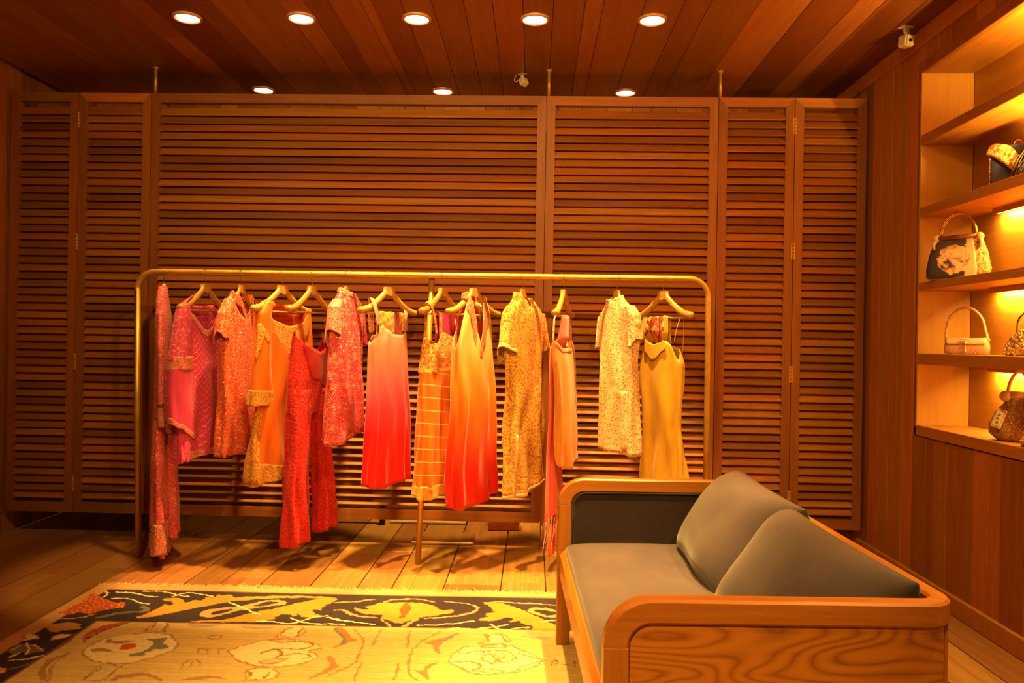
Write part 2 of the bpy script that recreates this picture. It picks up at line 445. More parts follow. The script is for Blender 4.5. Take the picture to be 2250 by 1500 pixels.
# ------------------------------------------------------------------ recessed downlights
def downlight(label, x, y, r, power, group, angle=39, tilt=4.0):
    t = thing('downlight', label, 'light', (x, y, CEIL), 0, group)
    prof = [(r, .002), (r, -.006), (r - .004, -.010), (r - .010, -.011), (r - .013, -.007)]
    MB().lathe(prof, 32).build('trim_ring', M['ring'], t)
    MB().lathe([(r - .012, -.008), (r - .014, -.0005), (.0005, -.0005)], 32).build('reflector', M['ring'], t)
    le = MB().lathe([(.0005, -.0065), (.03, -.0062), (r - .022, -.005), (r - .0185, -.0008)], 32).build('lens', M['lens'], t, label='glowing white lens')
    le.scale = (1, .70, 1); le.location = (0, .0145, 0)
    l = spot('lamp', (0, 0, 0), power, angle, .35, None, .045)
    l.parent = t; l.location = (0, 0, -.02); l.rotation_euler = (math.radians(tilt), 0, 0)
F5 = ['leftmost of the five in the front row', 'second from the left in the front row of five', 'middle one of the front row of five',
      'second from the right in the front row of five', 'rightmost of the five in the front row']
for k, (x, p) in enumerate(zip((-1.831, -1.232, -.631, -.02, .581), (100, 310, 350, 350, 290))):
    downlight('round ceiling downlight, ' + F5[k], x, 3.98, .075, p, 'front row of downlights')
for k, (x, n) in enumerate(zip((-1.838, -.632, .580), ('left', 'middle', 'right'))):
    downlight('round downlight above the louvered screen, %s one of three' % n, x, 5.135, .075, (20, 200, 200)[k], 'back row of downlights', 34, 9.)

# ------------------------------------------------------------------ louvered screen, panel by panel
SY = 4.72; ZB, ZT = .152, 2.742
ST = .052; RT, RB = .056, .062; TH = .042
pitch = .0484
def slat_mesh(w):
    d, th, a = .069, .009, math.radians(52)
    prof = []
    for (u, v) in [(-d / 2, 0), (-d / 2 + .002, th / 2), (d / 2 - .002, th / 2), (d / 2, 0), (d / 2 - .002, -th / 2), (-d / 2 + .002, -th / 2)]:
        # u: front-low to back-high, v: across the slat
        prof.append((u * math.cos(a) - v * math.sin(a), u * math.sin(a) + v * math.cos(a)))
    return MB().prism(prof, 0, -w / 2, w / 2).mesh('slat')
def mitred(mb, x0, x1, z0, z1, st, rb, rt, side):
    y0, y1 = -TH / 2, TH / 2
    if side == 'L': pts = [(x0, z0), (x0 + st, z0 + rb), (x0 + st, z1 - rt), (x0, z1)]
    elif side == 'R': pts = [(x1, z0), (x1, z1), (x1 - st, z1 - rt), (x1 - st, z0 + rb)]
    elif side == 'T': pts = [(x0, z1), (x0 + st, z1 - rt), (x1 - st, z1 - rt), (x1, z1)]
    else: pts = [(x0, z0), (x1, z0), (x1 - st, z0 + rb), (x0 + st, z0 + rb)]
    pts = [(p[1], p[0]) for p in pts]                  # prism along Y takes (z, x)
    return mb.prism(pts, 1, y0, y1)
PX = [(-3.253, -2.832), (-2.828, -2.378), (-2.374, .053), (.057, 1.092), (1.096, 1.548), (1.552, 1.977)]
PLAB = ['narrow louvered shutter panel at the left wall, hinged on its right',
        'narrow louvered shutter panel between the left-wall panel and the widest panel',
        'widest louvered panel, behind the pink, red and orange clothes',
        'wide louvered panel behind the cream and yellow clothes',
        'narrow louvered shutter panel behind the sofa, hinged on its right',
        'narrow louvered shutter panel beside the right wall, hinged on its left']
panels = []
for k, (x0, x1) in enumerate(PX):
    cx = (x0 + x1) / 2; w = x1 - x0
    t = thing('louvered_panel', PLAB[k], 'screen', (cx, SY, ZB), 0, 'louvered screen panels'); panels.append(t)
    H = ZT - ZB
    for side, nm, mt in (('L', 'stile', 'screen_v'), ('R', 'stile', 'screen_v'), ('T', 'top_rail', 'screen_h'), ('B', 'bottom_rail', 'screen_h')):
        mitred(MB(), -w / 2, w / 2, 0, H, ST, RB, RT, side).build(nm, M[mt], t)
    sm = slat_mesh(w - 2 * ST + .004); sm.materials.append(M['screen_h'])
    n = int((H - RT - RB - .02) / pitch)
    z0 = RB + ((H - RT - RB) - (n - 1) * pitch) / 2
    for i in range(n):
        s = bpy.data.objects.new('slat', sm); COL.objects.link(s); s.parent = t
        s.location = (0, rnd.uniform(-.0008, .0008), z0 + i * pitch); s.rotation_euler = (rnd.uniform(-.025, .025), 0, 0)
def pole(t, x, y, z0, z1, name, cap_at):
    lx, ly = x - t.location.x, y - t.location.y
    mb = MB().lathe([(.0, z0 - ZB), (.0105, z0 - ZB), (.0105, z1 - ZB), (.0, z1 - ZB)], 14, (lx, ly, 0))
    c0, c1 = (cap_at - .012, cap_at) if cap_at > 1 else (cap_at, cap_at + .006)
    mb.lathe([(.0, c0 - ZB), (.019, c0 - ZB), (.019, c1 - ZB), (.0, c1 - ZB)], 16, (lx, ly, 0))
    mb.build(name, M['brass'], t)
for pi, x in ((2, -2.362), (3, .068), (4, 1.106)):
    pole(panels[pi], x, SY, ZT - .001, CEIL, 'ceiling_brace', CEIL)
    pole(panels[pi], x + .035 * (pi == 2), SY - .004, 0, ZB + .001, 'floor_leg', 0)
def hinge(t, x, z):
    lx = x - t.location.x; zz = z - ZB
    mb = MB()
    for i in range(5):
        mb.lathe([(0, zz - .052 + i * .0208), (.0055, zz - .052 + i * .0208), (.0055, zz - .052 + i * .0208 + .020), (0, zz - .052 + i * .0208 + .020)], 10, (lx, -TH / 2 - .004, 0))
    mb.box(lx - .011, lx + .011, -TH / 2 - .002, -TH / 2 + .001, zz - .05, zz + .05)
    mb.build('hinge', M['brass'], t)
for z in (2.575, 1.82, 1.08, .33):
    hinge(panels[0], -2.830, z); hinge(panels[5], 1.550, z)

# ------------------------------------------------------------------ things lying behind and under the screen
t = thing('loose_board', 'short pale loose board lying flat on the floor under the screen', 'board', (-.54, 4.84, 0), .03)
bx('board_slab', M['floor'], t, -.19, .19, -.125, .125, .001, .016, .003)
t = thing('cream_plank', 'thin cream plank lying on the floor behind the screen', 'board', (-.70, 5.27, 0), 0)
bx('panel_slab', M['board_cream'], t, -.26, .26, -.03, .09, .001, .014, .002)
t = thing('parcel', 'orange paper wrapped parcel on the floor behind the screen', 'parcel', (-.18, 5.17, 0), .02)
vs = []; fs = []
bm = bmesh.new(); bmesh.ops.create_cube(bm, size=1); bmesh.ops.subdivide_edges(bm, edges=bm.edges[:], cuts=5, use_grid_fill=True)
for v in bm.verts:
    nz = mnoise.noise_vector(v.co * 4)
    v.co = Vector((v.co.x * .21, v.co.y * .13, (v.co.z + .5) * .085 + .004)) + nz * .006 * (1 if v.co.z > -.4 else .3)
me = bpy.data.meshes.new('wrapping'); bm.to_mesh(me); bm.free()
link('wrapping', me, t, M['orange_paper'])
tube_ = MB().box(-.105, .105, -.0665, -.0645, .045, .052, .0005).build('tape', M['board_cream'], t)
for nm, x, y, w, h, lab in (('trestle_foot', -1.00, 5.20, .035, .16, 'short dark wooden foot standing behind the widest louvered panel'),):
    t = thing(nm, lab, 'support', (x, y, 0))
    bx('foot_block', M['dark'], t, -w / 2, w / 2, -w / 2, w / 2, 0, h, .003)
    bx('cross_beam', M['dark'], t, -.50, .015, .02, .06, .035, .075, .003)

# ------------------------------------------------------------------ ceiling cameras
def ceiling_camera(label, x, y, pan, tilt, roll=0, sc=.75):
    t = thing('security_camera', label, 'camera', (x, y, CEIL), pan); t.scale = (sc, sc, sc)
    MB().box(-.045, .045, -.030, .030, -.007, 0, .002).build('mount_plate', M['camera_body'], t)
    mb = MB(); mb.box(-.014, -.009, -.012, .012, -.035, -.006, .001); mb.box(.009, .014, -.012, .012, -.035, -.006, .001); mb.ball((0, 0, -.04), .016, 12, 8)
    mb.build('ball_joint', M['camera_body'], t)
    R = Matrix.Translation((0, 0, -.05)) @ Matrix.Rotation(roll, 4, 'Y') @ Matrix.Rotation(tilt, 4, 'X')
    body = MB().box(-.036, .036, -.045, .035, -.088, -.008, .010, R).box(-.030, .030, -.052, -.040, -.082, -.014, .004, R).build('housing', M['camera_body'], t)
    p = [R @ Vector((-.008, -.050 - .004 * i, -.05)) for i in range(3)]
    MB().tube(p, [.013, .013, .010], 16).build('camera_lens', M['black'], body)
    MB().tube(smooth_path([(.01, .03, -.06), (.05, .05, -.085), (.075, .045, -.05), (.06, .03, -.003)], 5), .004, 6).build('cable', M['camera_body'], t)
ceiling_camera('small beige security camera on the ceiling by the right wall', 1.90, 4.06, .35, .1)
ceiling_camera('small beige security camera on the ceiling above the screen', -.097, 4.80, 2.4, .25, .55, .58)

# ------------------------------------------------------------------ brass clothes rail
BY, BZ = 4.29, 1.609
rail = thing('clothes_rail', 'long brass tube clothes rail standing in front of the louvered screen', 'rack', (-.63, BY, 0))
path = [(-1.568, 0, 0), (-1.592, 0, .8), (-1.601, 0, BZ - .105)]
path += [(-1.497 + .105 * math.cos(a), 0, BZ - .105 + .105 * math.sin(a)) for a in [PI - PI / 2 * i / 10 for i in range(11)]]
path += [(-.6, 0, BZ), (.5, 0, BZ + .001)]
path += [(1.484 + .105 * math.cos(a), 0, BZ - .103 + .105 * math.sin(a)) for a in [PI / 2 - PI / 2 * i / 10 for i in range(11)]]
path += [(1.592, 0, .8), (1.594, 0, 0)]
MB().tube(path, .0168, 18).build('bent_tube', M['brass'], rail)
MB().tube([(.056, .022, BZ - .008), (.03, .022, .8), (.004, .018, 0)], .0165, 18).build('middle_leg', M['brass'], rail)
for x in (-1.44, 1.42):
    MB().tube([(x - .002, 0, BZ), (x + .002, 0, BZ)], .0175, 18).build('joint_ring', M['brass'], rail)


# ------------------------------------------------------------------ hangers and clothes
PPM = 393.4                                   # the photograph shows one metre at the rail as 393.4 px
def ybar(px): return 597 + (px - 340) * .01176
class Hung:
    """frame of one hanger: X along the hanger, front of the cloth towards -Y, Z up from the rail's axis"""
    def __init__(s, px, psi):
        s.px = px; s.psi = math.radians(psi); s.x = -2.135 + (px - 340) / PPM; s.yb = ybar(px)
        ta = s.x / BY; s.e = math.cos(s.psi) - ta * math.sin(s.psi); s.e2 = -math.sin(s.psi) - ta * math.cos(s.psi)
    def Z(s, y): return -(y - s.yb) / PPM
    def dx(s, x, y): return (x + .0166 * (y - s.yb) - s.px) / PPM
    def row(s, y, xl, xr, b=.034, amax=.27):
        l, r = s.dx(xl, y), s.dx(xr, y); w = (r - l) / 2; c = (l + r) / 2
        a = math.sqrt(max(w * w - (b * s.e2) ** 2, (.35 * w) ** 2)) / abs(s.e); a = min(a, amax)
        if abs(s.e) < .35: return (s.Z(y), 0., a, b, c / s.e2)
        return (s.Z(y), c / s.e, a, b, 0.)
    def pt(s, x, y, yo=0.): return Vector(((s.dx(x, y) - yo * s.e2) / s.e, yo, s.Z(y)))
    def thing(s, name, label, cat, group=None):
        return thing(name, label, cat, (s.x, BY, BZ), s.psi, group)
def interp(tab, v):
    if v >= tab[0][0]: return tab[0][1:]
    for p, q in zip(tab, tab[1:]):
        if v >= q[0]:
            k = (p[0] - v) / max(1e-9, p[0] - q[0])
            return tuple(a + (b - a) * k for a, b in zip(p[1:], q[1:]))
    return tab[-1][1:]
def around(tab, deg):
    tab = sorted(tab); n = len(tab); deg %= 360
    for i in range(n):
        d0, z0 = tab[i]; d1, z1 = tab[(i + 1) % n]
        if i == n - 1: d1 += 360
        d = deg + 360 if (i == n - 1 and deg < tab[0][0]) else deg
        if d0 <= d <= d1:
            k = (d - d0) / max(1e-9, d1 - d0); k = k * k * (3 - 2 * k)
            return z0 + (z1 - z0) * k
    return tab[0][1]
def cloth(h, name, mat, parent, rows, top, bot, n=64, m=44, fold=(7, .006), seed=0, th=None, grow=0., pw=.85, label=None, wave=0., frill=0., thick=.0016):
    tab = [h.row(*r) for r in rows]
    r_ = random.Random(seed); ph = [r_.uniform(0, 6.28) for _ in range(6)]; fold = (fold[0], fold[1] * 1.55)
    top = [(0, top)] if not isinstance(top, list) else top
    bot = [(0, bot)] if not isinstance(bot, list) else bot
    closed = th is None
    t0, t1 = (0., 360.) if closed else th
    cnt = n if closed else n + 1
    zlo = tab[-1][0]; zhi = tab[0][0]
    vs = []
    for j in range(m + 1):
        for i in range(cnt):
            d = t0 + (t1 - t0) * i / n; a_ = math.radians(d)
            zt = h.Z(around(top, d)); zb = h.Z(around(bot, d))
            t = j / m
            z = zt + (zb - zt) * t
            xc, a, b, yc = interp(tab, z)
            c, s_ = math.cos(a_), math.sin(a_)
            x = (a + grow) * math.copysign(abs(c) ** pw, c); y = -(b + grow) * math.copysign(abs(s_) ** pw, s_)
            dep = max(0., min(1., (zhi - z) / max(.05, zhi - zlo)))
            rip = fold[1] * (.15 + .85 * dep) * (math.sin(fold[0] * a_ + ph[0] + 1.2 * math.sin(2.1 * z * 5 + ph[1])) + .5 * math.sin((fold[0] * 1.7) // 1 * a_ + ph[2] + 3 * z))
            y += rip * (-1 if s_ > 0 else 1) * min(1, abs(s_) * 2.2); x += rip * .6 * c
            w = wave * math.sin(11 * z + 9 * x + ph[3]) + frill * t ** 8 * math.sin(23 * a_ + ph[4])
            vs.append((xc + x, yc + y + w, z + .004 * math.sin(3 * a_ + ph[5]) * t))
    fs = []
    for j in range(m):
        for i in range(n):
            i2 = (i + 1) % cnt if closed else i + 1
            fs.append((j * cnt + i, j * cnt + i2, (j + 1) * cnt + i2, (j + 1) * cnt + i))
    o = link(name, mesh(name, vs, fs, True), parent, mat, None, label)
    md = o.modifiers.new('thickness', 'SOLIDIFY'); md.thickness = thick; md.offset = 0
    return o
def beads(o, parent, mat, count, zmax, zmin, seed=1, size=.0035, name='beads'):
    """small faceted beads sewn over the cloth O between two heights"""
    r_ = random.Random(seed); me = o.data; mb = MB(); c = 0; nv = len(me.vertices); k = 0
    while c < count and k < count * 60:
        k += 1; v = me.vertices[r_.randrange(nv)]
        if not (zmin < v.co.z < zmax): continue
        p = v.co + v.normal * .0015 + Vector((r_.uniform(-.006, .006), 0, r_.uniform(-.006, .006))); s = size * r_.uniform(.6, 1.2)
        mb.v += [p + Vector((s, 0, 0)), p - Vector((s, 0, 0)), p + Vector((0, s, 0)), p - Vector((0, s, 0)), p + Vector((0, 0, s)), p - Vector((0, 0, s))]
        b = len(mb.v) - 6
        fs = [(0, 2, 4), (2, 1, 4), (1, 3, 4), (3, 0, 4), (2, 0, 5), (1, 2, 5), (3, 1, 5), (0, 3, 5)]
        mb.f += [tuple(b + i for i in f) for f in fs]; mb.sm += [False] * 8; c += 1
    return mb.build(name, mat, parent, 'stuff')
def ribbon(h, name, mat, parent, pts, w=.006, th=.0016, sub=6, up=(0, 1, 0), label=None):
    P = [h.pt(*p) for p in pts]
    return MB().tube(smooth_path(P, sub), th, 8, True, w, up).build(name, mat, parent, None, label)
def scarf_over_bar(h, label, mat, x0, x1, drop_f, drop_b, z=-.215, group=None, stripes=()):
    """a folded scarf laid over the hanger's trouser bar; x0, x1 along the hanger in metres"""
    t = h.thing('folded_scarf', label, 'scarf', group)
    def sheet(u0, u1, off, nm, mt, par):
        r = .0095 + off; prof = [(-r - .004, z - drop_f), (-r - .001, z - drop_f * .5), (-r, z)]
        prof += [(r * math.cos(a), z + r * math.sin(a)) for a in [PI - PI * i / 8 for i in range(1, 8)]] + [(r, z), (r + .001, z - drop_b * .5), (r + .004, z - drop_b)]
        nx = 10; vs = []
        for i in range(nx + 1):
            x = u0 + (u1 - u0) * i / nx
            for (y, zz) in prof: vs.append((x + .003 * math.sin(zz * 40), y + .0012 * math.sin(x * 160), zz + .002 * math.sin(x * 90)))
        k = len(prof); fs = [(i * k + j, i * k + j + 1, (i + 1) * k + j + 1, (i + 1) * k + j) for i in range(nx) for j in range(k - 1)]
        o = link(nm, mesh(nm, vs, fs, True), par, mt); md = o.modifiers.new('thickness', 'SOLIDIFY'); md.thickness = .0016; md.offset = 0
        return o
    sheet(x0, x1, 0, 'cloth', mat, t)
    for (u0, u1, mt) in stripes: sheet(u0, u1, .0016, 'stripe', mt, t)
    return t

def hanger_parts():
    mb = MB()
    pts = [(-.028, -.068), (.028, -.068), (.031, -.078), (.034, -.108), (.0, -.118), (-.034, -.108), (-.031, -.078)]
    mb.prism([(p[1], p[0]) for p in pts], 1, -.0125, .0125)
    for sgn in (-1, 1):
        P = smooth_path([(sgn * x, 0, z) for x, z in ((.016, -.088), (.040, -.112), (.085, -.148), (.140, -.183), (.185, -.199), (.214, -.204))], 4)
        n = len(P); ra = [.017 + .002 * (i / n) for i in range(n)]; rb = [.0125 + .010 * (i / n) ** 1.5 for i in range(n)]
        d = (P[-1] - P[-2]).normalized(); base = P[-1]
        for f, q in ((.006, .93), (.011, .78), (.015, .5), (.017, .12)):
            P = P + [base + d * f]; ra.append(.019 * q); rb.append(.0225 * q)
        mb.tube(P, ra, 14, True, rb, (0, 0, 1))
    hk = MB().tube(smooth_path([(0, 0, -.069), (0, 0, -.052), (-.006, 0, -.038), (-.018, 0, -.020), (-.0225, 0, -.003), (-.016, 0, .013), (0, 0, .0195), (.015, 0, .0135), (.0225, 0, -.002), (.020, 0, -.012)], 5), .0018, 8)
    hkm = MB().tube(smooth_path([(0, 0, -.069), (0, 0, -.052), (.006, 0, -.038), (.018, 0, -.020), (.0225, 0, -.003), (.016, 0, .013), (0, 0, .0195), (-.015, 0, .0135), (-.0225, 0, -.002), (-.020, 0, -.012)], 5), .0018, 8)
    br = MB().tube([(-.196, 0, -.2165), (.196, 0, -.2165)], .0058, 10)
    return mb.mesh('hanger_body'), hk.mesh('hook'), hkm.mesh('hook'), br.mesh('trouser_bar')
HB, HH, HM, HT = hanger_parts()
for me, k in ((HB, 'hanger'), (HH, 'hook'), (HM, 'hook'), (HT, 'hanger')): me.materials.append(M[k])
def hanger(h, what, flip=False, bar=True, sc=1.0):
    t = h.thing('clothes_hanger', 'wooden hanger carrying ' + what, 'hanger', 'wooden hangers on the clothes rail')
    b = link('hanger_body', HB, t); b.scale = (sc, 1 if sc == 1 else .7, 1); link('hook', HM if flip else HH, t)
    if bar: link('trouser_bar', HT, t)

def bead_mat(name, col): return plain(name, col, .18, .6, .3, 90)
BEAD_P = bead_mat('pink_bead', (.85, .45, .40)); BEAD_G = bead_mat('gold_bead', (.85, .62, .30))
GOLD_EMB = floral('gold_embroidery', (.66, .24, .025), (.84, .44, .09), (.58, .12, .012), 105, 84, .5, vw=.16)

# 1 - narrow coral tunic and trousers, seen from the edge
h = Hung(362, 112); hanger(h, 'the coral pink beaded tunic, first at the left end', bar=False, sc=.6)
m1 = floral('coral_sequin_cloth', (.74, .075, .16), (.80, .16, .20), (.74, .06, .12), 60, 40, .5, glit=.2)
m1b = floral('coral_beaded_hem', (.74, .11, .14), (.84, .32, .26), (.80, .18, .18), 90, 70, .45, vw=.2, glit=.3)
t = h.thing('tunic', 'narrow coral pink beaded tunic at the left end of the rail, seen edge on', 'tunic')
o = cloth(h, 'body', m1, t, [(630, 352, 366, .020, .05), (642, 349, 368, .025, .09), (665, 346, 371, .032, .17), (690, 345, 374, .038, .21), (720, 344, 378, .042, .22), (800, 343, 381, .046, .24), (905, 344, 383, .048, .26), (925, 345, 383, .048, .26)], 630, 918, fold=(5, .005), seed=1)
beads(o, t, BEAD_P, 240, 0, -.85, 3)
o = cloth(h, 'sleeve', m1, t, [(690, 344, 370, .026), (760, 341, 375, .032), (860, 340, 377, .034), (935, 343, 377, .034)], 690, 885, fold=(5, .004), seed=2)
o.location = (0, -.004, 0)
o = cloth(h, 'cuff', m1b, t, [(870, 343, 376, .034), (935, 344, 377, .034)], 880, 932, fold=(5, .004), seed=2, grow=.003, m=12, label='densely beaded cuff')
beads(o, t, BEAD_P, 160, 0, -.86, 4)
t = h.thing('trousers', 'coral pink trousers with sparkling beaded hems under the narrow tunic', 'trousers')
o = cloth(h, 'trouser_leg', m1, t, [(880, 338, 368, .034), (1000, 333, 374, .042), (1140, 332, 376, .044), (1200, 331, 378, .046)], 880, 1136, fold=(6, .006), seed=5)
o = cloth(h, 'hem_band', m1b, t, [(1130, 332, 376, .044), (1200, 332, 378, .046)], 1133, 1198, fold=(6, .006), seed=5, grow=.003, m=14, label='beaded hem band')
beads(o, t, BEAD_P, 420, 0, -1.53, 6, .0042)
o = cloth(h, 'trouser_leg', m1, t, [(880, 362, 383, .026), (1000, 366, 385, .028), (1100, 370, 389, .030), (1178, 372, 393, .032)], 880, 1175, fold=(5, .005), seed=7)
cloth(h, 'chiffon_hem', silk('coral_chiffon', (.80, .17, .28)), t, [(1180, 344, 372, .034), (1216, 346, 374, .034)], 1186, 1214, fold=(4, .005), seed=8, m=8)

# 2 - pink lattice kurta with wide sleeves
h = Hung(455, 78); hanger(h, 'the pink wide sleeved kurta, second from the left end')
m2 = lattice('pink_lattice', (.76, .045, .24), (.84, .20, .32), 58, .5, (.96, .50, .40), .8, .80)
m2s = floral('pink_sleeve_cloth', (.77, .075, .28), (.80, .12, .30), (.90, .36, .34), 18, 30, .5, vw=.03, flw=.16)
m2p = silk('pink_chiffon', (.76, .065, .28)); m2e = floral('pink_gold_edging', (.78, .14, .22), (.86, .36, .26), (.76, .12, .18), 90, 60, .5)
t = h.thing('kurta', 'bright pink lattice embroidered kurta with wide plain sleeve ends', 'kurta')
o = cloth(h, 'body', m2, t, [(650, 428, 486, .022), (668, 404, 490, .030), (690, 396, 491, .036), (780, 396, 490, .046), (900, 395, 489, .050), (1006, 390, 486, .054)],
          [(0, 662), (50, 690), (90, 726), (128, 690), (180, 650), (230, 668), (270, 672), (310, 668)], [(0, 996), (90, 996), (180, 1000), (270, 990)], fold=(7, .008), seed=11)
beads(o, t, BEAD_P, 150, -.1, -1., 12, .003)
cloth(h, 'neck_trim', m2e, t, [(650, 428, 486, .022), (668, 404, 490, .030), (690, 396, 491, .036), (780, 396, 490, .046)], [(0, 662), (50, 690), (90, 726), (128, 690), (180, 650)],
      [(0, 670), (50, 702), (90, 742), (128, 702), (180, 658)], th=(20, 165), grow=.003, m=5, fold=(7, .002), seed=11)
cloth(h, 'hem_band', m2e, t, [(960, 392, 487, .052), (1006, 390, 486, .054)], [(0, 982), (180, 984)], [(0, 997), (90, 997), (180, 1001), (270, 991)], fold=(7, .008), seed=11, grow=.003, m=8)
cloth(h, 'sleeve', m2s, t, [(672, 394, 420, .030), (700, 388, 424, .036), (780, 376, 424, .042), (830, 374, 424, .044)], 676, 790, fold=(4, .004), seed=13)
cloth(h, 'sleeve_band', m2e, t, [(776, 377, 424, .043), (830, 374, 424, .045)], 782, 812, fold=(4, .004), seed=13, grow=.003, m=6)
cloth(h, 'sleeve_end', m2p, t, [(800, 375, 424, .043), (860, 373, 425, .046), (960, 373, 428, .048)], 806, [(0, 962), (60, 950), (120, 926), (180, 912), (270, 940)], fold=(4, .005), seed=13, label='plain pink chiffon sleeve end')
cloth(h, 'sleeve_trim', m2e, t, [(800, 375, 424, .043), (860, 373, 425, .046), (975, 373, 428, .048)], [(0, 958), (60, 946), (120, 922), (180, 908), (270, 936)], [(0, 970), (60, 958), (120, 934), (180, 920), (270, 948)], fold=(4, .005), seed=13, grow=.002, m=4)
cloth(h, 'sleeve', m2p, t, [(900, 392, 424, .03), (1006, 386, 416, .036)], 905, [(0, 990), (90, 1004), (180, 1010), (270, 1000)], fold=(5, .007), seed=15)

# 3 - coral red short sleeved kurta
h = Hung(535, 77); hanger(h, 'the coral red short sleeved kurta, third from the left end', bar=False, sc=.68)
m3 = floral('coral_red_brocade', (.74, .075, .050), (.82, .18, .085), (.76, .10, .05), 44, 30, .55, vw=.08, glit=.2)
t = h.thing('kurta', 'coral red brocade kurta with short sleeves and open stand collar', 'kurta')
o = cloth(h, 'body', m3, t, [(640, 516, 556, .022), (652, 508, 563, .028), (680, 492, 573, .034), (770, 488, 575, .046), (880, 487, 572, .052), (1000, 482, 570, .056)],
          [(0, 652), (50, 672), (90, 702), (130, 668), (180, 646), (270, 652)], [(0, 976), (90, 990), (180, 998), (270, 980)], fold=(7, .009), seed=21)
beads(o, t, BEAD_G, 130, -.1, -1., 22, .003)
cloth(h, 'collar', m3, t, [(640, 514, 558, .024), (706, 508, 563, .030)], [(0, 645), (60, 660), (90, 690), (120, 652), (180, 640), (270, 646)], [(0, 668), (60, 684), (90, 704), (120, 674), (180, 656), (270, 660)], fold=(3, .002), seed=23, grow=.003, m=6)
cloth(h, 'sleeve', m3, t, [(655, 500, 526, .026), (690, 482, 512, .036), (738, 474, 506, .040), (760, 473, 506, .042)], 658, [(0, 752), (90, 744), (180, 732), (270, 756)], fold=(3, .003), seed=24)
cloth(h, 'sleeve', m3, t, [(672, 560, 578, .022), (750, 566, 582, .028)], 674, 745, fold=(3, .003), seed=25)

# 4 - orange kurta with gold embroidery
h = Hung(626, 65); hanger(h, 'the orange gold embroidered kurta, fourth from the left end', flip=False)
m4 = silk('orange_silk', (.86, .175, .012)); m4r = silk('red_lining', (.62, .05, .02))
t = h.thing('kurta', 'orange silk kurta with long sleeve and gold embroidered yoke, cuff and hem', 'kurta')
R4 = [(652, 600, 664, .022), (668, 578, 680, .032), (690, 570, 686, .040), (780, 572, 688, .050), (890, 566, 688, .056), (1000, 556, 686, .062), (1060, 552, 684, .064)]
N4 = [(0, 672), (35, 690), (62, 708), (90, 716), (118, 706), (145, 682), (180, 656), (230, 662), (270, 668), (310, 666)]
H4 = [(0, 1034), (90, 1044), (150, 1055), (180, 1056), (270, 1040)]
cloth(h, 'body', m4, t, R4, N4, H4, fold=(7, .010), seed=31)
cloth(h, 'yoke', GOLD_EMB, t, R4, [(20, 684), (35, 690), (62, 708), (90, 716), (118, 706), (145, 682), (165, 664)], [(20, 700), (50, 740), (90, 790), (125, 735), (150, 696), (165, 672)], th=(24, 162), grow=.003, m=16, fold=(7, .003), seed=31, label='gold embroidered yoke')
cloth(h, 'hem_band', GOLD_EMB, t, R4, [(0, 1004), (40, 1008), (90, 1018), (140, 1010), (180, 985), (270, 1005)], [(0, 1035), (90, 1045), (150, 1056), (180, 1057), (270, 1041)], fold=(7, .010), seed=31, grow=.003, m=12, label='gold embroidered hem')
cloth(h, 'side_band', GOLD_EMB, t, R4, 900, 1050, th=(150, 210), grow=.005, m=16, fold=(7, .010), seed=31)
cloth(h, 'back_neck', m4r, t, R4, [(190, 664), (270, 672), (350, 670)], [(190, 720), (270, 730), (350, 720)], th=(195, 345), grow=-.003, m=8, fold=(3, .001), seed=33, label='red inside of the back neck')
RS = [(662, 582, 606, .030), (690, 566, 600, .040), (770, 560, 600, .044), (840, 556, 601, .046), (890, 552, 603, .048)]
cloth(h, 'sleeve', m4, t, RS, 664, [(0, 860), (180, 858)], fold=(4, .004), seed=34)
cloth(h, 'cuff', GOLD_EMB, t, RS, [(0, 856), (180, 853)], [(0, 890), (180, 886)], fold=(4, .004), seed=34, grow=.003, m=10, label='gold embroidered cuff')
cloth(h, 'sleeve_motif', GOLD_EMB, t, RS, [(70, 740), (110, 722), (150, 712)], [(70, 741), (90, 752), (110, 742), (135, 770), (160, 790)], th=(75, 168), grow=.003, m=10, fold=(4, .004), seed=34, label='gold sprig on the sleeve')
cloth(h, 'sleeve', m4, t, [(672, 668, 690, .028), (760, 676, 692, .032), (860, 674, 690, .034), (1032, 668, 684, .034)], 674, 1030, fold=(4, .004), seed=36)

# 5 - red jumpsuit on thin straps
h = Hung(692, 73); hanger(h, 'the red jumpsuit, fifth from the left end')
m5 = floral('red_brocade', (.66, .010, .020), (.74, .030, .035), (.62, .008, .015), 44, 34, .5, vw=.06)
m5p = silk('red_silk', (.52, .006, .012))
t = h.thing('jumpsuit', 'red embroidered jumpsuit with wide trouser legs on thin straps', 'jumpsuit')
R5 = [(725, 652, 722, .022), (760, 648, 726, .034), (830, 641, 725, .044), (900, 641, 723, .044), (960, 640, 723, .044)]
cloth(h, 'bodice', m5, t, R5, [(0, 733), (45, 762), (75, 772), (105, 760), (150, 742), (180, 728), (270, 790)], 906, fold=(7, .007), seed=41)
cloth(h, 'front_insert', m5p, t, R5, [(15, 742), (45, 764), (75, 774), (105, 764), (130, 752)], [(15, 800), (45, 850), (60, 852), (90, 835), (130, 756)], th=(18, 128), grow=.003, m=14, fold=(7, .004), seed=41, label='plain dark red insert at the neck')
cloth(h, 'trouser_leg', m5, t, [(850, 640, 685, .048), (905, 636, 688, .056), (930, 635, 684, .056), (1000, 634, 678, .054), (1100, 632, 678, .054), (1190, 631, 682, .056)], 852, [(0, 1172), (90, 1178), (180, 1188), (270, 1176)], fold=(5, .010), seed=43)
cloth(h, 'trouser_leg', m5, t, [(850, 680, 726, .048), (905, 678, 728, .056), (930, 684, 729, .054), (1000, 691, 734, .050), (1100, 697, 742, .048), (1182, 698, 749, .050)], 852, [(0, 1160), (90, 1170), (180, 1180), (270, 1165)], fold=(5, .009), seed=45)
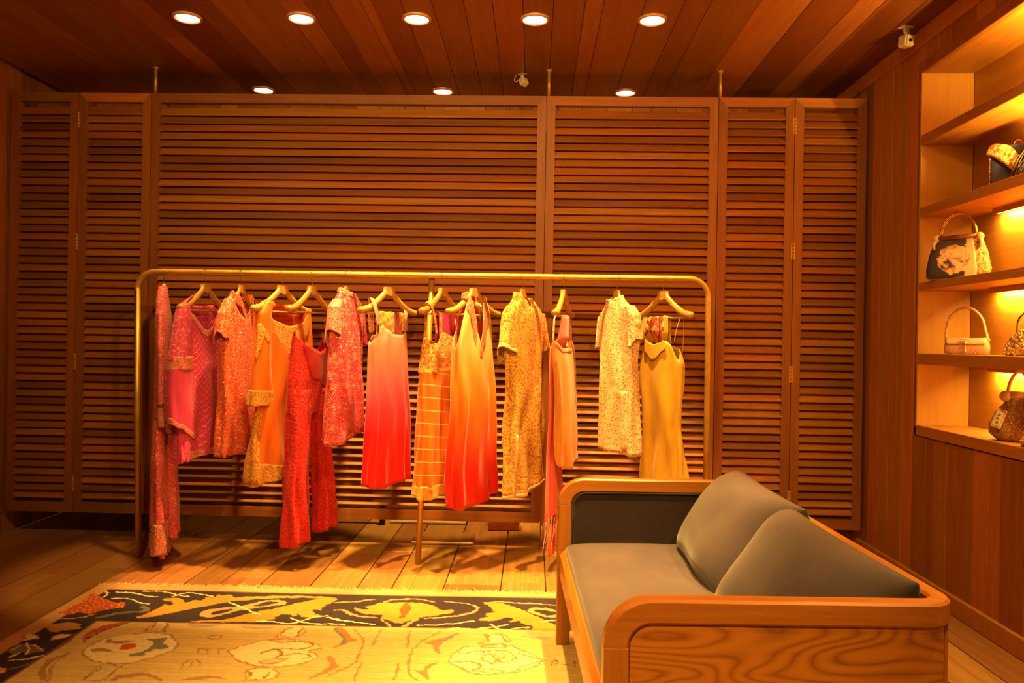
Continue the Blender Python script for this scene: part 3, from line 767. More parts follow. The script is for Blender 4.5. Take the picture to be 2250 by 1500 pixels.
for (a, b) in (((653, 702), (655, 732)), ((719, 700), (721, 736))):
    ribbon(h, 'strap', m5p, t, [(*a, -.008), ((a[0] + b[0]) / 2, (a[1] + b[1]) / 2, -.014), (*b, -.018)], .0022, .0012)
MB().box(-.004, .004, -.001, .001, -.05, 0, .0004, Matrix.Translation(h.pt(714, 737, -.02)) @ Matrix.Rotation(-.5, 4, 'Y')).build('care_label', M['board_cream'], t, label='small cream care label')

# 6 - hot pink beaded tunic
h = Hung(768, 75); hanger(h, 'the hot pink beaded tunic, sixth from the left end', bar=False, sc=.68)
m6 = floral('hot_pink_beadwork', (.70, .030, .100), (.76, .080, .14), (.82, .22, .18), 46, 24, .5, border=-.70, vw=.10, glit=.25)
m6s = floral('pale_pink_sleeve', (.80, .14, .19), (.86, .30, .26), (.82, .20, .22), 60, 40, .5, glit=.2)
t = h.thing('tunic', 'hot pink beaded tunic with short paler sleeves and stand collar', 'tunic')
o = cloth(h, 'body', m6, t, [(632, 754, 776, .020), (644, 750, 786, .026), (664, 740, 798, .034), (690, 734, 804, .040), (780, 730, 800, .050), (880, 726, 800, .054), (975, 720, 800, .058)],
          [(0, 645), (90, 640), (180, 634), (270, 636)], [(0, 946), (60, 952), (110, 966), (180, 972), (270, 952)], fold=(6, .009), seed=51)
beads(o, t, BEAD_P, 360, -.1, -1., 52, .0034)
cloth(h, 'collar', m6s, t, [(632, 752, 778, .022), (660, 748, 788, .030)], [(0, 642), (90, 640), (180, 632), (270, 634)], [(0, 654), (90, 653), (180, 645), (270, 645)], fold=(3, .001), seed=53, grow=.003, m=4)
cloth(h, 'sleeve', m6s, t, [(655, 742, 758, .026), (675, 728, 752, .036), (735, 723, 750, .042)], 658, [(0, 742), (90, 734), (180, 724), (270, 752)], fold=(3, .003), seed=54)
cloth(h, 'sleeve', m6, t, [(668, 794, 808, .022), (758, 799, 811, .028)], 670, 756, fold=(3, .003), seed=55)

# 7 - peach to red ombre slip
h = Hung(861, 58); hanger(h, 'the peach to red ombre slip dress, seventh from the left end', flip=False)
m7 = dyed('peach_red_ombre', [(-.26, (.90, .37, .28)), (-.45, (.87, .29, .26)), (-.62, (.84, .14, .24)), (-.74, (.80, .05, .14)), (-.88, (.78, .008, .020)), (-1.17, (.74, .006, .006))])
t = h.thing('slip_dress', 'sleeveless slip dress dyed from peach at the top to red at the hem', 'dress')
R7 = [(706, 834, 896, .028), (730, 826, 898, .036), (752, 818, 900, .042), (800, 817, 901, .046), (900, 812, 904, .052), (1065, 806, 908, .062)]
cloth(h, 'body', m7, t, R7, [(0, 722), (35, 728), (65, 734), (90, 733), (115, 722), (135, 712), (155, 738), (180, 752), (225, 735), (270, 730), (320, 726)], [(0, 1054), (60, 1057), (130, 1062), (180, 1060), (270, 1050)], fold=(9, .007), seed=61)
m7s = floral('pink_sequin_strap', (.82, .24, .22), (.90, .52, .36), (.84, .2, .26), 90, 70, .45, glit=.3)
ribbon(h, 'strap', m7s, t, [(839, 714, -.034), (835, 690, -.030), (829, 668, -.018), (824, 657, 0), (822, 668, .022), (823, 730, .036)], .016, .002)
ribbon(h, 'strap', m7s, t, [(893, 726, -.030), (896, 702, -.028), (899, 684, -.016), (894, 675, .0), (897, 690, .02), (898, 724, .030)], .015, .002)
ms = floral('orange_gold_scarf', (.86, .34, .05), (.92, .58, .16), (.84, .22, .06), 30, 20, .5)
purple = silk('purple_edging', (.25, .03, .10)); rust = silk('rust_red', (.62, .04, .03))
scarf_over_bar(h, 'orange and gold scarf with a purple edge folded inside the ombre slip dress', ms, -.085, .125, .20, .25, stripes=((.040, .064, purple), (.070, .076, rust)))

# 8 - orange gold striped halter dress
h = Hung(980, 66); hanger(h, 'the orange halter dress with gold stripes, eighth from the left end')
m8 = NT('orange_gold_stripes'); sx = m8.n('ShaderNodeSeparateXYZ'); m8.l(m8.tc.outputs['Object'], sx.inputs[0])
zz = m8.math('ADD', sx.outputs[2], m8.math('MULTIPLY', m8.math('ABSOLUTE', sx.outputs[0]), -.12))
fr = m8.math('FRACT', m8.math('MULTIPLY', zz, 1 / .069)); ln = m8.math('LESS_THAN', fr, .075)
n8 = m8.noise(m8.mapping(m8.tc.outputs['Object'], (90, 90, 9)), 1, 3)
m8.bump(n8.outputs[0], .2, .001)
m8 = m8.fin(m8.mix(ln, m8.ramp(n8.outputs[0], [(.3, (.74, .155, .012)), (.7, (.86, .24, .022))]), (.95, .70, .30)), .5, 0, .4, .2)
m8b = floral('orange_beaded_bodice', (.68, .11, .015), (.84, .34, .06), (.88, .48, .15), 50, 36, .45, vw=.12, glit=.25)
t = h.thing('halter_dress', 'orange halter dress with beaded bodice and thin gold skirt stripes', 'dress')
RB8 = [(724, 940, 1008, .026), (760, 936, 1012, .036), (812, 931, 1014, .044), (816, 931, 1014, .044)]
o = cloth(h, 'bodice', m8b, t, RB8, [(0, 738), (40, 742), (70, 736), (95, 728), (118, 752), (140, 754), (160, 735), (180, 726), (270, 748)], 814, fold=(6, .006), seed=71)
beads(o, t, BEAD_G, 220, -.2, -.6, 72, .0035)
cloth(h, 'skirt', m8, t, [(806, 931, 1014, .044), (900, 928, 1012, .052), (1000, 925, 1012, .060), (1085, 922, 1012, .066)], 806, [(0, 1066), (90, 1076), (180, 1080), (270, 1070)], fold=(8, .011), seed=73)
mg = lattice('gold_hem_rows', (.88, .40, .05), (.95, .72, .26), 60, .45)
cloth(h, 'hem_band', mg, t, [(1030, 924, 1012, .062), (1085, 922, 1012, .066)], 1052, [(0, 1067), (90, 1077), (180, 1081), (270, 1071)], fold=(8, .011), seed=73, grow=.003, m=8, label='gold banded hem')
ribbon(h, 'strap', m8b, t, [(966, 732, -.034), (962, 700, -.030), (956, 676, -.020), (948, 666, -.004), (942, 674, .016), (942, 730, .03)], .011, .003)
ribbon(h, 'strap', m8b, t, [(1006, 740, -.028), (1008, 712, -.024), (1008, 690, .0)], .009, .003)
scarf_over_bar(h, 'magenta and orange scarf folded inside the orange halter dress', silk('magenta_silk', (.72, .03, .28)), -.055, .17, .18, .22, stripes=((-.055, -.02, ms),))

# 9 - yellow to red ombre dress with coral collar
h = Hung(1049, 55); hanger(h, 'the yellow to red ombre dress, ninth from the left end')
m9 = dyed('yellow_red_ombre', [(-.10, (.82, .52, .22)), (-.42, (.82, .50, .19)), (-.53, (.82, .40, .075)), (-.66, (.84, .26, .016)), (-.78, (.82, .14, .010)), (-.94, (.84, .06, .008)), (-1.06, (.74, .012, .006)), (-1.3, (.62, .006, .004))])
m9c = floral('coral_cord_embroidery', (.72, .12, .06), (.84, .26, .13), (.70, .08, .05), 90, 60, .5, vw=.16)
t = h.thing('ombre_dress', 'sleeveless dress dyed from yellow to red with coral embroidered collar', 'dress')
R9 = [(646, 1026, 1068, .024), (662, 1022, 1074, .030), (680, 1016, 1079, .036), (710, 1012, 1083, .042), (760, 1004, 1088, .048), (860, 1000, 1090, .054), (990, 996, 1092, .062), (1106, 989, 1093, .070)]
N9 = [(0, 668), (40, 662), (68, 663), (79, 700), (84, 735), (90, 750), (96, 735), (102, 695), (112, 662), (140, 650), (155, 700), (168, 752), (180, 762), (200, 735), (225, 668), (270, 656), (320, 664)]
cloth(h, 'body', m9, t, R9, N9, [(0, 1082), (60, 1086), (110, 1102), (150, 1106), (180, 1098), (270, 1085)], n=96, fold=(7, .010), seed=81)
cloth(h, 'neck_trim', m9c, t, R9, [(30, 662), (68, 662), (79, 698), (84, 733), (90, 748), (96, 733), (102, 692), (112, 661), (144, 650)],
      [(30, 688), (52, 696), (66, 720), (77, 756), (90, 772), (103, 756), (113, 714), (126, 692), (144, 678)], th=(36, 142), grow=.003, m=10, n=80, fold=(7, .004), seed=81, label='coral embroidered neckline')
cloth(h, 'neck_tassel', m9c, t, R9, 764, [(82, 772), (90, 784), (98, 772)], th=(84, 96), grow=.004, m=4, n=8, fold=(7, .004), seed=81)
cloth(h, 'collar', m9c, t, [(640, 1024, 1070, .026), (672, 1020, 1076, .032)], [(0, 656), (50, 648), (130, 640), (180, 644), (270, 646), (320, 652)], [(0, 672), (50, 668), (130, 660), (180, 658), (270, 660)], th=(-220, 60), grow=.004, m=5, fold=(3, .001), seed=83)
cloth(h, 'lining', m4r, t, R9, [(190, 690), (270, 664), (350, 690)], [(190, 800), (270, 800), (350, 800)], th=(190, 350), grow=-.004, m=8, fold=(3, .001), seed=84, label='dark red lining seen through the armhole')

# 10 - yellow flowered kurta
h = Hung(1155, 58); hanger(h, 'the yellow flowered short sleeved kurta, tenth from the left end', bar=False, sc=.68)
m10 = floral('yellow_floral_embroidery', (.72, .34, .022), (.88, .56, .13), (.52, .12, .08), 56, 46, .55, border=-1.10, vw=.10, flw=.20)
mtr = floral('pale_gold_trim', (.90, .66, .26), (.95, .82, .5), (.85, .5, .2), 120, 90, .5)
t = h.thing('kurta', 'yellow flowered kurta with short sleeves and side slit', 'kurta')
R10 = [(642, 1138, 1170, .024), (660, 1132, 1178, .032), (678, 1120, 1192, .040), (700, 1114, 1199, .044), (780, 1116, 1196, .052), (900, 1117, 1196, .056), (1085, 1112, 1198, .064)]
cloth(h, 'body', m10, t, R10, [(0, 656), (60, 660), (82, 676), (100, 664), (140, 648), (180, 645), (270, 650)], [(0, 1050), (60, 1058), (110, 1074), (180, 1080), (270, 1060)], fold=(6, .010), seed=91)
cloth(h, 'collar', m10, t, [(640, 1136, 1172, .026), (690, 1128, 1182, .036)], [(0, 652), (60, 654), (82, 672), (100, 656), (140, 643), (180, 641), (270, 646)], [(0, 670), (60, 676), (82, 684), (100, 676), (140, 664), (180, 658), (270, 660)], fold=(3, .001), seed=92, grow=.003, m=5)
cloth(h, 'sleeve', m10, t, [(670, 1120, 1142, .030), (690, 1110, 1138, .040), (775, 1100, 1138, .050)], 672, [(0, 776), (90, 766), (180, 754), (270, 790)], fold=(3, .003), seed=93)
cloth(h, 'sleeve_trim', mtr, t, [(670, 1120, 1142, .030), (690, 1110, 1138, .040), (775, 1100, 1138, .050)], [(0, 773), (90, 763), (180, 751), (270, 787)], [(0, 780), (90, 770), (180, 758), (270, 794)], fold=(3, .003), seed=93, grow=.003, m=3)
cloth(h, 'sleeve', m10, t, [(682, 1182, 1204, .028), (765, 1192, 1212, .036)], 684, [(0, 758), (180, 768)], fold=(3, .003), seed=94)
cloth(h, 'slit_trim', mtr, t, R10, 945, 1078, th=(140, 147), grow=.004, m=14, n=4, fold=(6, .010), seed=91)
cloth(h, 'hem_trim', mtr, t, R10, [(0, 1046), (60, 1054), (110, 1070), (180, 1076), (270, 1056)], [(0, 1052), (60, 1060), (110, 1076), (180, 1082), (270, 1062)], fold=(6, .010), seed=91, grow=.003, m=3)

# 11 - peach top with coral scarf, edge on
h = Hung(1244, 76); hanger(h, 'the peach camisole with the coral scarf, third from the right end', flip=False)
t = h.thing('camisole', 'peach silk camisole seen edge on under a round hanger tip', 'camisole')
mp = silk('peach_silk', (.76, .30, .075)); mseq = floral('coral_sequin_side', (.80, .24, .20), (.88, .44, .34), (.82, .2, .2), 90, 60, .45, glit=.35)
R11 = [(742, 1220, 1262, .030), (790, 1220, 1266, .038), (900, 1226, 1268, .042), (1018, 1228, 1270, .044)]
cloth(h, 'body', mp, t, R11, [(0, 742), (60, 760), (120, 764), (170, 750), (180, 744), (230, 760), (300, 764)], [(0, 990), (60, 1012), (120, 1016), (180, 1012), (270, 985)], fold=(5, .007), seed=101)
cloth(h, 'sequin_side', mseq, t, R11, [(0, 744), (50, 756)], [(0, 988), (50, 985)], th=(-50, 62), grow=.004, m=20, fold=(5, .007), seed=101, label='sequinned side panel')
cloth(h, 'neck_trim', mseq, t, R11, [(75, 762), (120, 762), (170, 748)], [(75, 770), (120, 770), (170, 756)], th=(75, 172), grow=.003, m=3, fold=(5, .003), seed=101)
ribbon(h, 'strap', mseq, t, [(1222, 748, -.02), (1223, 715, -.015), (1225, 697, -.008), (1235, 688, .0), (1246, 700, .006), (1250, 725, -.002), (1250, 760, -.016)], .005, .002, up=(0, 0, 1))
ribbon(h, 'strap', mseq, t, [(1262, 752, .02), (1261, 700, .016), (1255, 668, .004), (1256, 700, .02)], .006, .002)
mcs = silk('coral_gauze', (.88, .12, .12)); mcf = silk('coral_fringe', (.84, .22, .12))
t = h.thing('long_scarf', 'long coral gauze scarf with frayed ends hanging beside the peach camisole', 'scarf')
cloth(h, 'cloth', mcs, t, [(690, 1240, 1256, .010), (740, 1232, 1258, .014), (760, 1216, 1246, .018), (860, 1213, 1240, .020), (1000, 1209, 1236, .022), (1110, 1206, 1240, .024), (1130, 1206, 1240, .024)],
      690, [(0, 1140), (90, 1112), (180, 1130), (270, 1142)], fold=(4, .005), seed=103)
cloth(h, 'tail', mcs, t, [(1090, 1207, 1228, .014), (1140, 1207, 1224, .012), (1190, 1210, 1220, .009), (1216, 1212, 1218, .004)], 1095, 1214, fold=(3, .004), seed=104, m=20)
cloth(h, 'tail', mcs, t, [(1100, 1224, 1240, .010), (1150, 1226, 1236, .008), (1192, 1224, 1230, .004)], 1105, 1190, fold=(3, .003), seed=105, m=16)
mb = MB(); r_ = random.Random(5)
for i in range(46):
    x, y = r_.uniform(1207, 1238), r_.uniform(1105, 1150); L = r_.uniform(25, 62); yo = r_.uniform(-.01, .01); q = r_.uniform(-7, 6)
    P = smooth_path([h.pt(x, y, yo), h.pt(x + q * .6 + r_.uniform(-3, 3), y + L * .5, yo), h.pt(x + q, y + L, yo + r_.uniform(-.01, .01))], 3)
    mb.tube(P, .0009, 4)
mb.build('fringe', mcf, t, 'stuff')

# 12 - cream embroidered tunic
h = Hung(1359, -62); hanger(h, 'the cream embroidered short sleeved tunic, second from the right end', flip=True, bar=False, sc=.68)
m12 = floral('cream_peach_embroidery', (.66, .29, .12), (.90, .64, .35), (.66, .24, .11), 62, 44, .55, border=-.72, vw=.15, flw=.17, glit=.15)
m12s = floral('cream_sleeve', (.76, .44, .20), (.92, .74, .46), (.76, .34, .15), 70, 50, .55, vw=.16)
t = h.thing('tunic', 'cream and peach embroidered tunic with short sleeves and stand collar', 'tunic')
R12 = [(645, 1341, 1368, .022), (662, 1338, 1378, .032), (682, 1328, 1398, .040), (705, 1322, 1406, .044), (780, 1324, 1400, .050), (880, 1324, 1402, .054), (988, 1320, 1407, .060)]
o = cloth(h, 'body', m12, t, R12, [(0, 646), (90, 660), (180, 654), (270, 648)], [(0, 984), (60, 984), (110, 982), (180, 978), (270, 975)], fold=(6, .008), seed=111)
beads(o, t, BEAD_G, 160, -.1, -1., 112, .003)
cloth(h, 'collar', m12s, t, [(645, 1339, 1370, .024), (680, 1334, 1382, .034)], [(0, 646), (60, 652), (90, 657), (120, 655), (180, 653), (270, 646)], [(0, 664), (60, 672), (90, 677), (120, 674), (180, 668), (270, 662)], fold=(3, .001), seed=113, grow=.003, m=5)
cloth(h, 'sleeve', m12s, t, [(668, 1376, 1394, .028), (690, 1380, 1408, .038), (730, 1384, 1411, .044), (762, 1388, 1411, .046)], 670, [(0, 742), (90, 756), (180, 764), (270, 740)], fold=(3, .003), seed=114)
cloth(h, 'sleeve', m12, t, [(690, 1318, 1332, .026), (765, 1313, 1328, .032)], 692, 762, fold=(3, .003), seed=115)
cloth(h, 'slit_trim', m12s, t, R12, 850, 976, th=(40, 60), grow=.004, m=14, n=6, fold=(6, .008), seed=111)

# 13 - yellow slip dress
h = Hung(1459, -57); hanger(h, 'the yellow slip dress, last at the right end', flip=True)
m13 = silk('yellow_satin', (.76, .45, .042), .36, .10)
t = h.thing('slip_dress', 'yellow satin slip dress with cowl neck on thin straps at the right end', 'dress')
R13 = [(738, 1418, 1488, .030), (760, 1415, 1492, .038), (790, 1412, 1500, .044), (860, 1411, 1499, .050), (930, 1411, 1497, .054), (1040, 1414, 1506, .060), (1130, 1416, 1512, .064)]
N13 = [(0, 770), (20, 785), (45, 752), (60, 744), (75, 750), (95, 753), (115, 748), (135, 739), (160, 762), (180, 778), (225, 760), (270, 752), (320, 760)]
cloth(h, 'body', m13, t, R13, N13, 1120, fold=(6, .012), seed=121, wave=.005)
cloth(h, 'cowl', m13, t, [(736, 1420, 1484, .034), (782, 1414, 1494, .046)], [(48, 750), (60, 743), (75, 749), (95, 752), (115, 747), (133, 738)], [(48, 758), (65, 768), (95, 786), (120, 770), (133, 748)], th=(50, 132), grow=.007, m=10, fold=(5, .004), seed=122)
ribbon(h, 'strap', m13, t, [(1482, 744, -.034), (1488, 716, -.026), (1493, 700, -.010), (1497, 687, .0), (1502, 700, .018), (1500, 770, .036)], .0022, .0014)
ribbon(h, 'strap', m13, t, [(1418, 741, -.034), (1412, 718, -.022), (1408, 700, -.002)], .0022, .0014)
mpw = NT('patchwork'); sx = mpw.n('ShaderNodeSeparateXYZ'); mpw.l(mpw.tc.outputs['Object'], sx.inputs[0])
ua = mpw.math('MULTIPLY', mpw.math('ADD', sx.outputs[0], sx.outputs[2]), 36.); ub = mpw.math('MULTIPLY', mpw.math('SUBTRACT', sx.outputs[0], sx.outputs[2]), 36.)
cx = mpw.n('ShaderNodeCombineXYZ'); mpw.l(mpw.math('FLOOR', ua), cx.inputs[0]); mpw.l(mpw.math('FLOOR', ub), cx.inputs[1])
wn = mpw.n('ShaderNodeTexWhiteNoise'); mpw.l(cx.outputs[0], wn.inputs['Vector'])
pc = mpw.ramp(wn.outputs['Value'], [(0, (.70, .06, .03)), (.25, (.88, .45, .10)), (.5, (.75, .42, .12)), (.68, (.12, .05, .05)), (.8, (.85, .2, .04)), (.92, (.92, .70, .35))], 'CONSTANT')
seam = mpw.math('LESS_THAN', mpw.math('MINIMUM', mpw.math('FRACT', ua), mpw.math('FRACT', ub)), .08)
mpw = mpw.fin(mpw.mix(seam, pc, (.92, .66, .30)), .6)
scarf_over_bar(h, 'patchwork scarf with purple edge folded inside the yellow slip dress', mpw, -.155, .02, .14, .2, stripes=((-.155, -.130, m13), (-.018, -.004, purple), (.004, .010, rust), (.020, .055, m13)))


# ------------------------------------------------------------------ sofa
SO = (.165, 1.695, .007); SR = math.radians(2.0); SW, SL = .79, 1.535
sofa = thing('sofa', 'low wooden framed two seat sofa with rounded arms, standing half on the rug', 'sofa', SO, SR)
HT_, TP = .0275, .0225
def rail_path():
    P = []; z1 = .683 - HT_; r = .078; rp = .055
    def arm(y, rev):
        q = [((.0275, y, .578), (-1, 0, 0))]
        for i in range(13):
            a = PI - PI / 2 * i / 12
            q.append(((.0275 + r + r * math.cos(a), y, z1 - r + r * math.sin(a)), (math.cos(a), 0, math.sin(a))))
        return q[::-1] if rev else q
    P += arm(TP, False)
    c = (SW - TP - rp, TP + rp)
    P += [((.3, TP, z1), (0, 0, 1)), ((.55, TP, z1), (0, 0, 1))]
    for i in range(13):
        a = -PI / 2 + PI / 2 * i / 12; P.append(((c[0] + rp * math.cos(a), c[1] + rp * math.sin(a), z1), (0, 0, 1)))
    P += [((SW - TP, .5, z1), (0, 0, 1)), ((SW - TP, 1.0, z1), (0, 0, 1))]
    c = (SW - TP - rp, SL - TP - rp)
    for i in range(13):
        a = PI / 2 * i / 12; P.append(((c[0] + rp * math.cos(a), c[1] + rp * math.sin(a), z1), (0, 0, 1)))
    P += [((.55, SL - TP, z1), (0, 0, 1)), ((.3, SL - TP, z1), (0, 0, 1))]
    P += arm(SL - TP, True)
    return P
def sweep_rect(P, hn, hb, ch):
    prof = [(hn, hb - ch), (hn, -hb + ch), (hn - ch, -hb), (-hn + ch, -hb), (-hn, -hb + ch), (-hn, hb - ch), (-hn + ch, hb), (hn - ch, hb)]
    mb = MB(); vs = []; n = len(P)
    for i, (p, N) in enumerate(P):
        p = Vector(p); N = Vector(N)
        T = Vector(P[min(i + 1, n - 1)][0]) - Vector(P[max(i - 1, 0)][0]); T.normalize()
        B = T.cross(N); B.normalize()
        for (a, b) in prof: vs.append(p + N * a + B * b)
    k = len(prof)
    fs = [(i * k + j, i * k + (j + 1) % k, (i + 1) * k + (j + 1) % k, (i + 1) * k + j) for i in range(n - 1) for j in range(k)]
    fs += [tuple(range(k))[::-1], tuple((n - 1) * k + j for j in range(k))]
    return mb.add(vs, fs)
RP = rail_path()
i1 = next(i for i, (p, N) in enumerate(RP) if abs(p[1] - .5) < 1e-6); i2 = i1 + 1
sweep_rect(RP[:i1 - 12 + 6], HT_, TP, .006).build('near_arm_rail', M['sofa_x'], sofa)
sweep_rect(RP[i1 - 12 + 5:i2 + 8], HT_, TP, .006).build('back_rail', M['sofa_y'], sofa)
sweep_rect(RP[i2 + 7:], HT_, TP, .006).build('far_arm_rail', M['sofa_x'], sofa)
for (x0, x1, y0, y1, z1) in ((0, .055, 0, 2 * TP, .579), (0, .055, SL - 2 * TP, SL, .579), (SW - .062, SW - .022, .020, .060, .16), (SW - .062, SW - .022, SL - .060, SL - .020, .16)):
    bx('leg', M['sofa_z'], sofa, x0, x1, y0, y1, 0, z1, .004)
bx('side_panel', M['sofa_panel'], sofa, .05, SW - .036, .013, .034, .10, .645, .003, label='side panel with bold swirling wood grain')
bx('side_panel', M['sofa_panel'], sofa, .05, SW - .014, SL - .018, SL - .008, .10, .645, .003)
bx('back_panel', M['sofa_y'], sofa, SW - .036, SW - .014, .035, SL - .035, .10, .645, .003)
bx('front_rail', M['sofa_y'], sofa, .008, .050, 2 * TP, SL - 2 * TP, .275, .392, .016)
bx('seat_base', M['dark'], sofa, .050, SW - .04, .04, SL - .04, .26, .335, .004)
# upholstered inside of the far arm with piping
up = []
for (x, z) in [(.058, .33), (.058, .575)]: up.append((x, z))
up += [(.113 + .055 * math.cos(a), .575 + .055 * math.sin(a)) for a in [PI - PI / 2 * i / 8 for i in range(1, 9)]]
up += [(SW - .05, .63), (SW - .05, .33)]
pad = MB().prism([(p[1], p[0]) for p in up], 1, SL - .042, SL - .018).build('arm_padding', M['charcoal'], sofa, label='dark charcoal upholstered inside of the far arm')
MB().tube([(p[0] + .004, SL - .044, p[1] - (.004 if p[1] > .4 else 0)) for p in up[:-1]], .0035, 8).build('piping', M['charcoal'], pad)

def pillow(name, mat, parent, w, l, t, p, q, nx=44, ny=44, pinch=.0, seed=0, wr=.004):
    """two bulging sheets sewn at the edge: w along X, l along Y, t thick"""
    r_ = random.Random(seed); o3 = Vector((r_.uniform(0, 9), r_.uniform(0, 9), 0))
    mb = MB(); vs = []
    def g(i, n):
        u = -1 + 2 * i / n; return math.copysign(1 - (1 - abs(u)) ** 1.7, u)
    for sgn in (1, -1):
        for j in range(ny + 1):
            for i in range(nx + 1):
                u, v = g(i, nx), g(j, ny)
                h = t / 2 * max(0, 1 - abs(u) ** p) ** q * max(0, 1 - abs(v) ** p) ** q
                x = u * w / 2 * (1 - pinch * (1 - v * v)); y = v * l / 2 * (1 - pinch * (1 - u * u))
                nz = mnoise.noise(Vector((x * 5, y * 5, sgn)) + o3) * wr * min(1, h / t * 4)
                vs.append((x, y, sgn * (h + nz)))
    k = (nx + 1) * (ny + 1); fs = []
    for s in (0, 1):
        for j in range(ny):
            for i in range(nx):
                a = s * k + j * (nx + 1) + i; f = (a, a + 1, a + nx + 2, a + nx + 1); fs.append(f if s == 0 else f[::-1])
    mb.add(vs, fs, True)
    me = mb.mesh(name); bm = bmesh.new(); bm.from_mesh(me); bmesh.ops.remove_doubles(bm, verts=bm.verts, dist=.0006); bm.to_mesh(me); bm.free()
    return link(name, me, parent, mat)
def on_sofa(x, y, z):
    c, s = math.cos(SR), math.sin(SR); return (SO[0] + x * c - y * s, SO[1] + x * s + y * c, SO[2] + z)
t = thing('seat_cushion', 'long flat taupe seat cushion lying in the wooden sofa', 'cushion', on_sofa(.375, SL / 2, .335), SR)
o = pillow('cover', M['taupe'], t, .69, SL - .10, .112, 9, .30, 40, 60, .0, 3, .006); o.location = (0, 0, .056)
def piping_loop(parent, w, l, z, r=.0035):
    c = .03; P = []
    for (cx, cy, a0) in ((w / 2 - c, l / 2 - c, 0), (-w / 2 + c, l / 2 - c, 90), (-w / 2 + c, -l / 2 + c, 180), (w / 2 - c, -l / 2 + c, 270)):
        P += arc((cx, cy), c, a0, a0 + 90, 5, 'xy', z)
    MB().tube(P + [P[0]], r, 6, False).build('piping', M['taupe'], parent)
for k, (yc, lab) in enumerate(((1.075, 'taupe back cushion at the far end of the sofa, leaning on the back'), (.405, 'taupe back cushion at the near end of the sofa, leaning on the back'))):
    t = thing('back_cushion', lab, 'cushion', on_sofa(.55, yc, .45), SR, 'sofa back cushions')
    o = pillow('cover', M['taupe'], t, .42, .68, .285, 3.4, .46, 44, 52, .035, 11 + k, .012)
    o.location = ((.064, .052)[k], (0, .022)[k], (.108, .088)[k])
    o.rotation_euler = ((.015, .055)[k], -math.radians(56), (-.03, .0)[k])

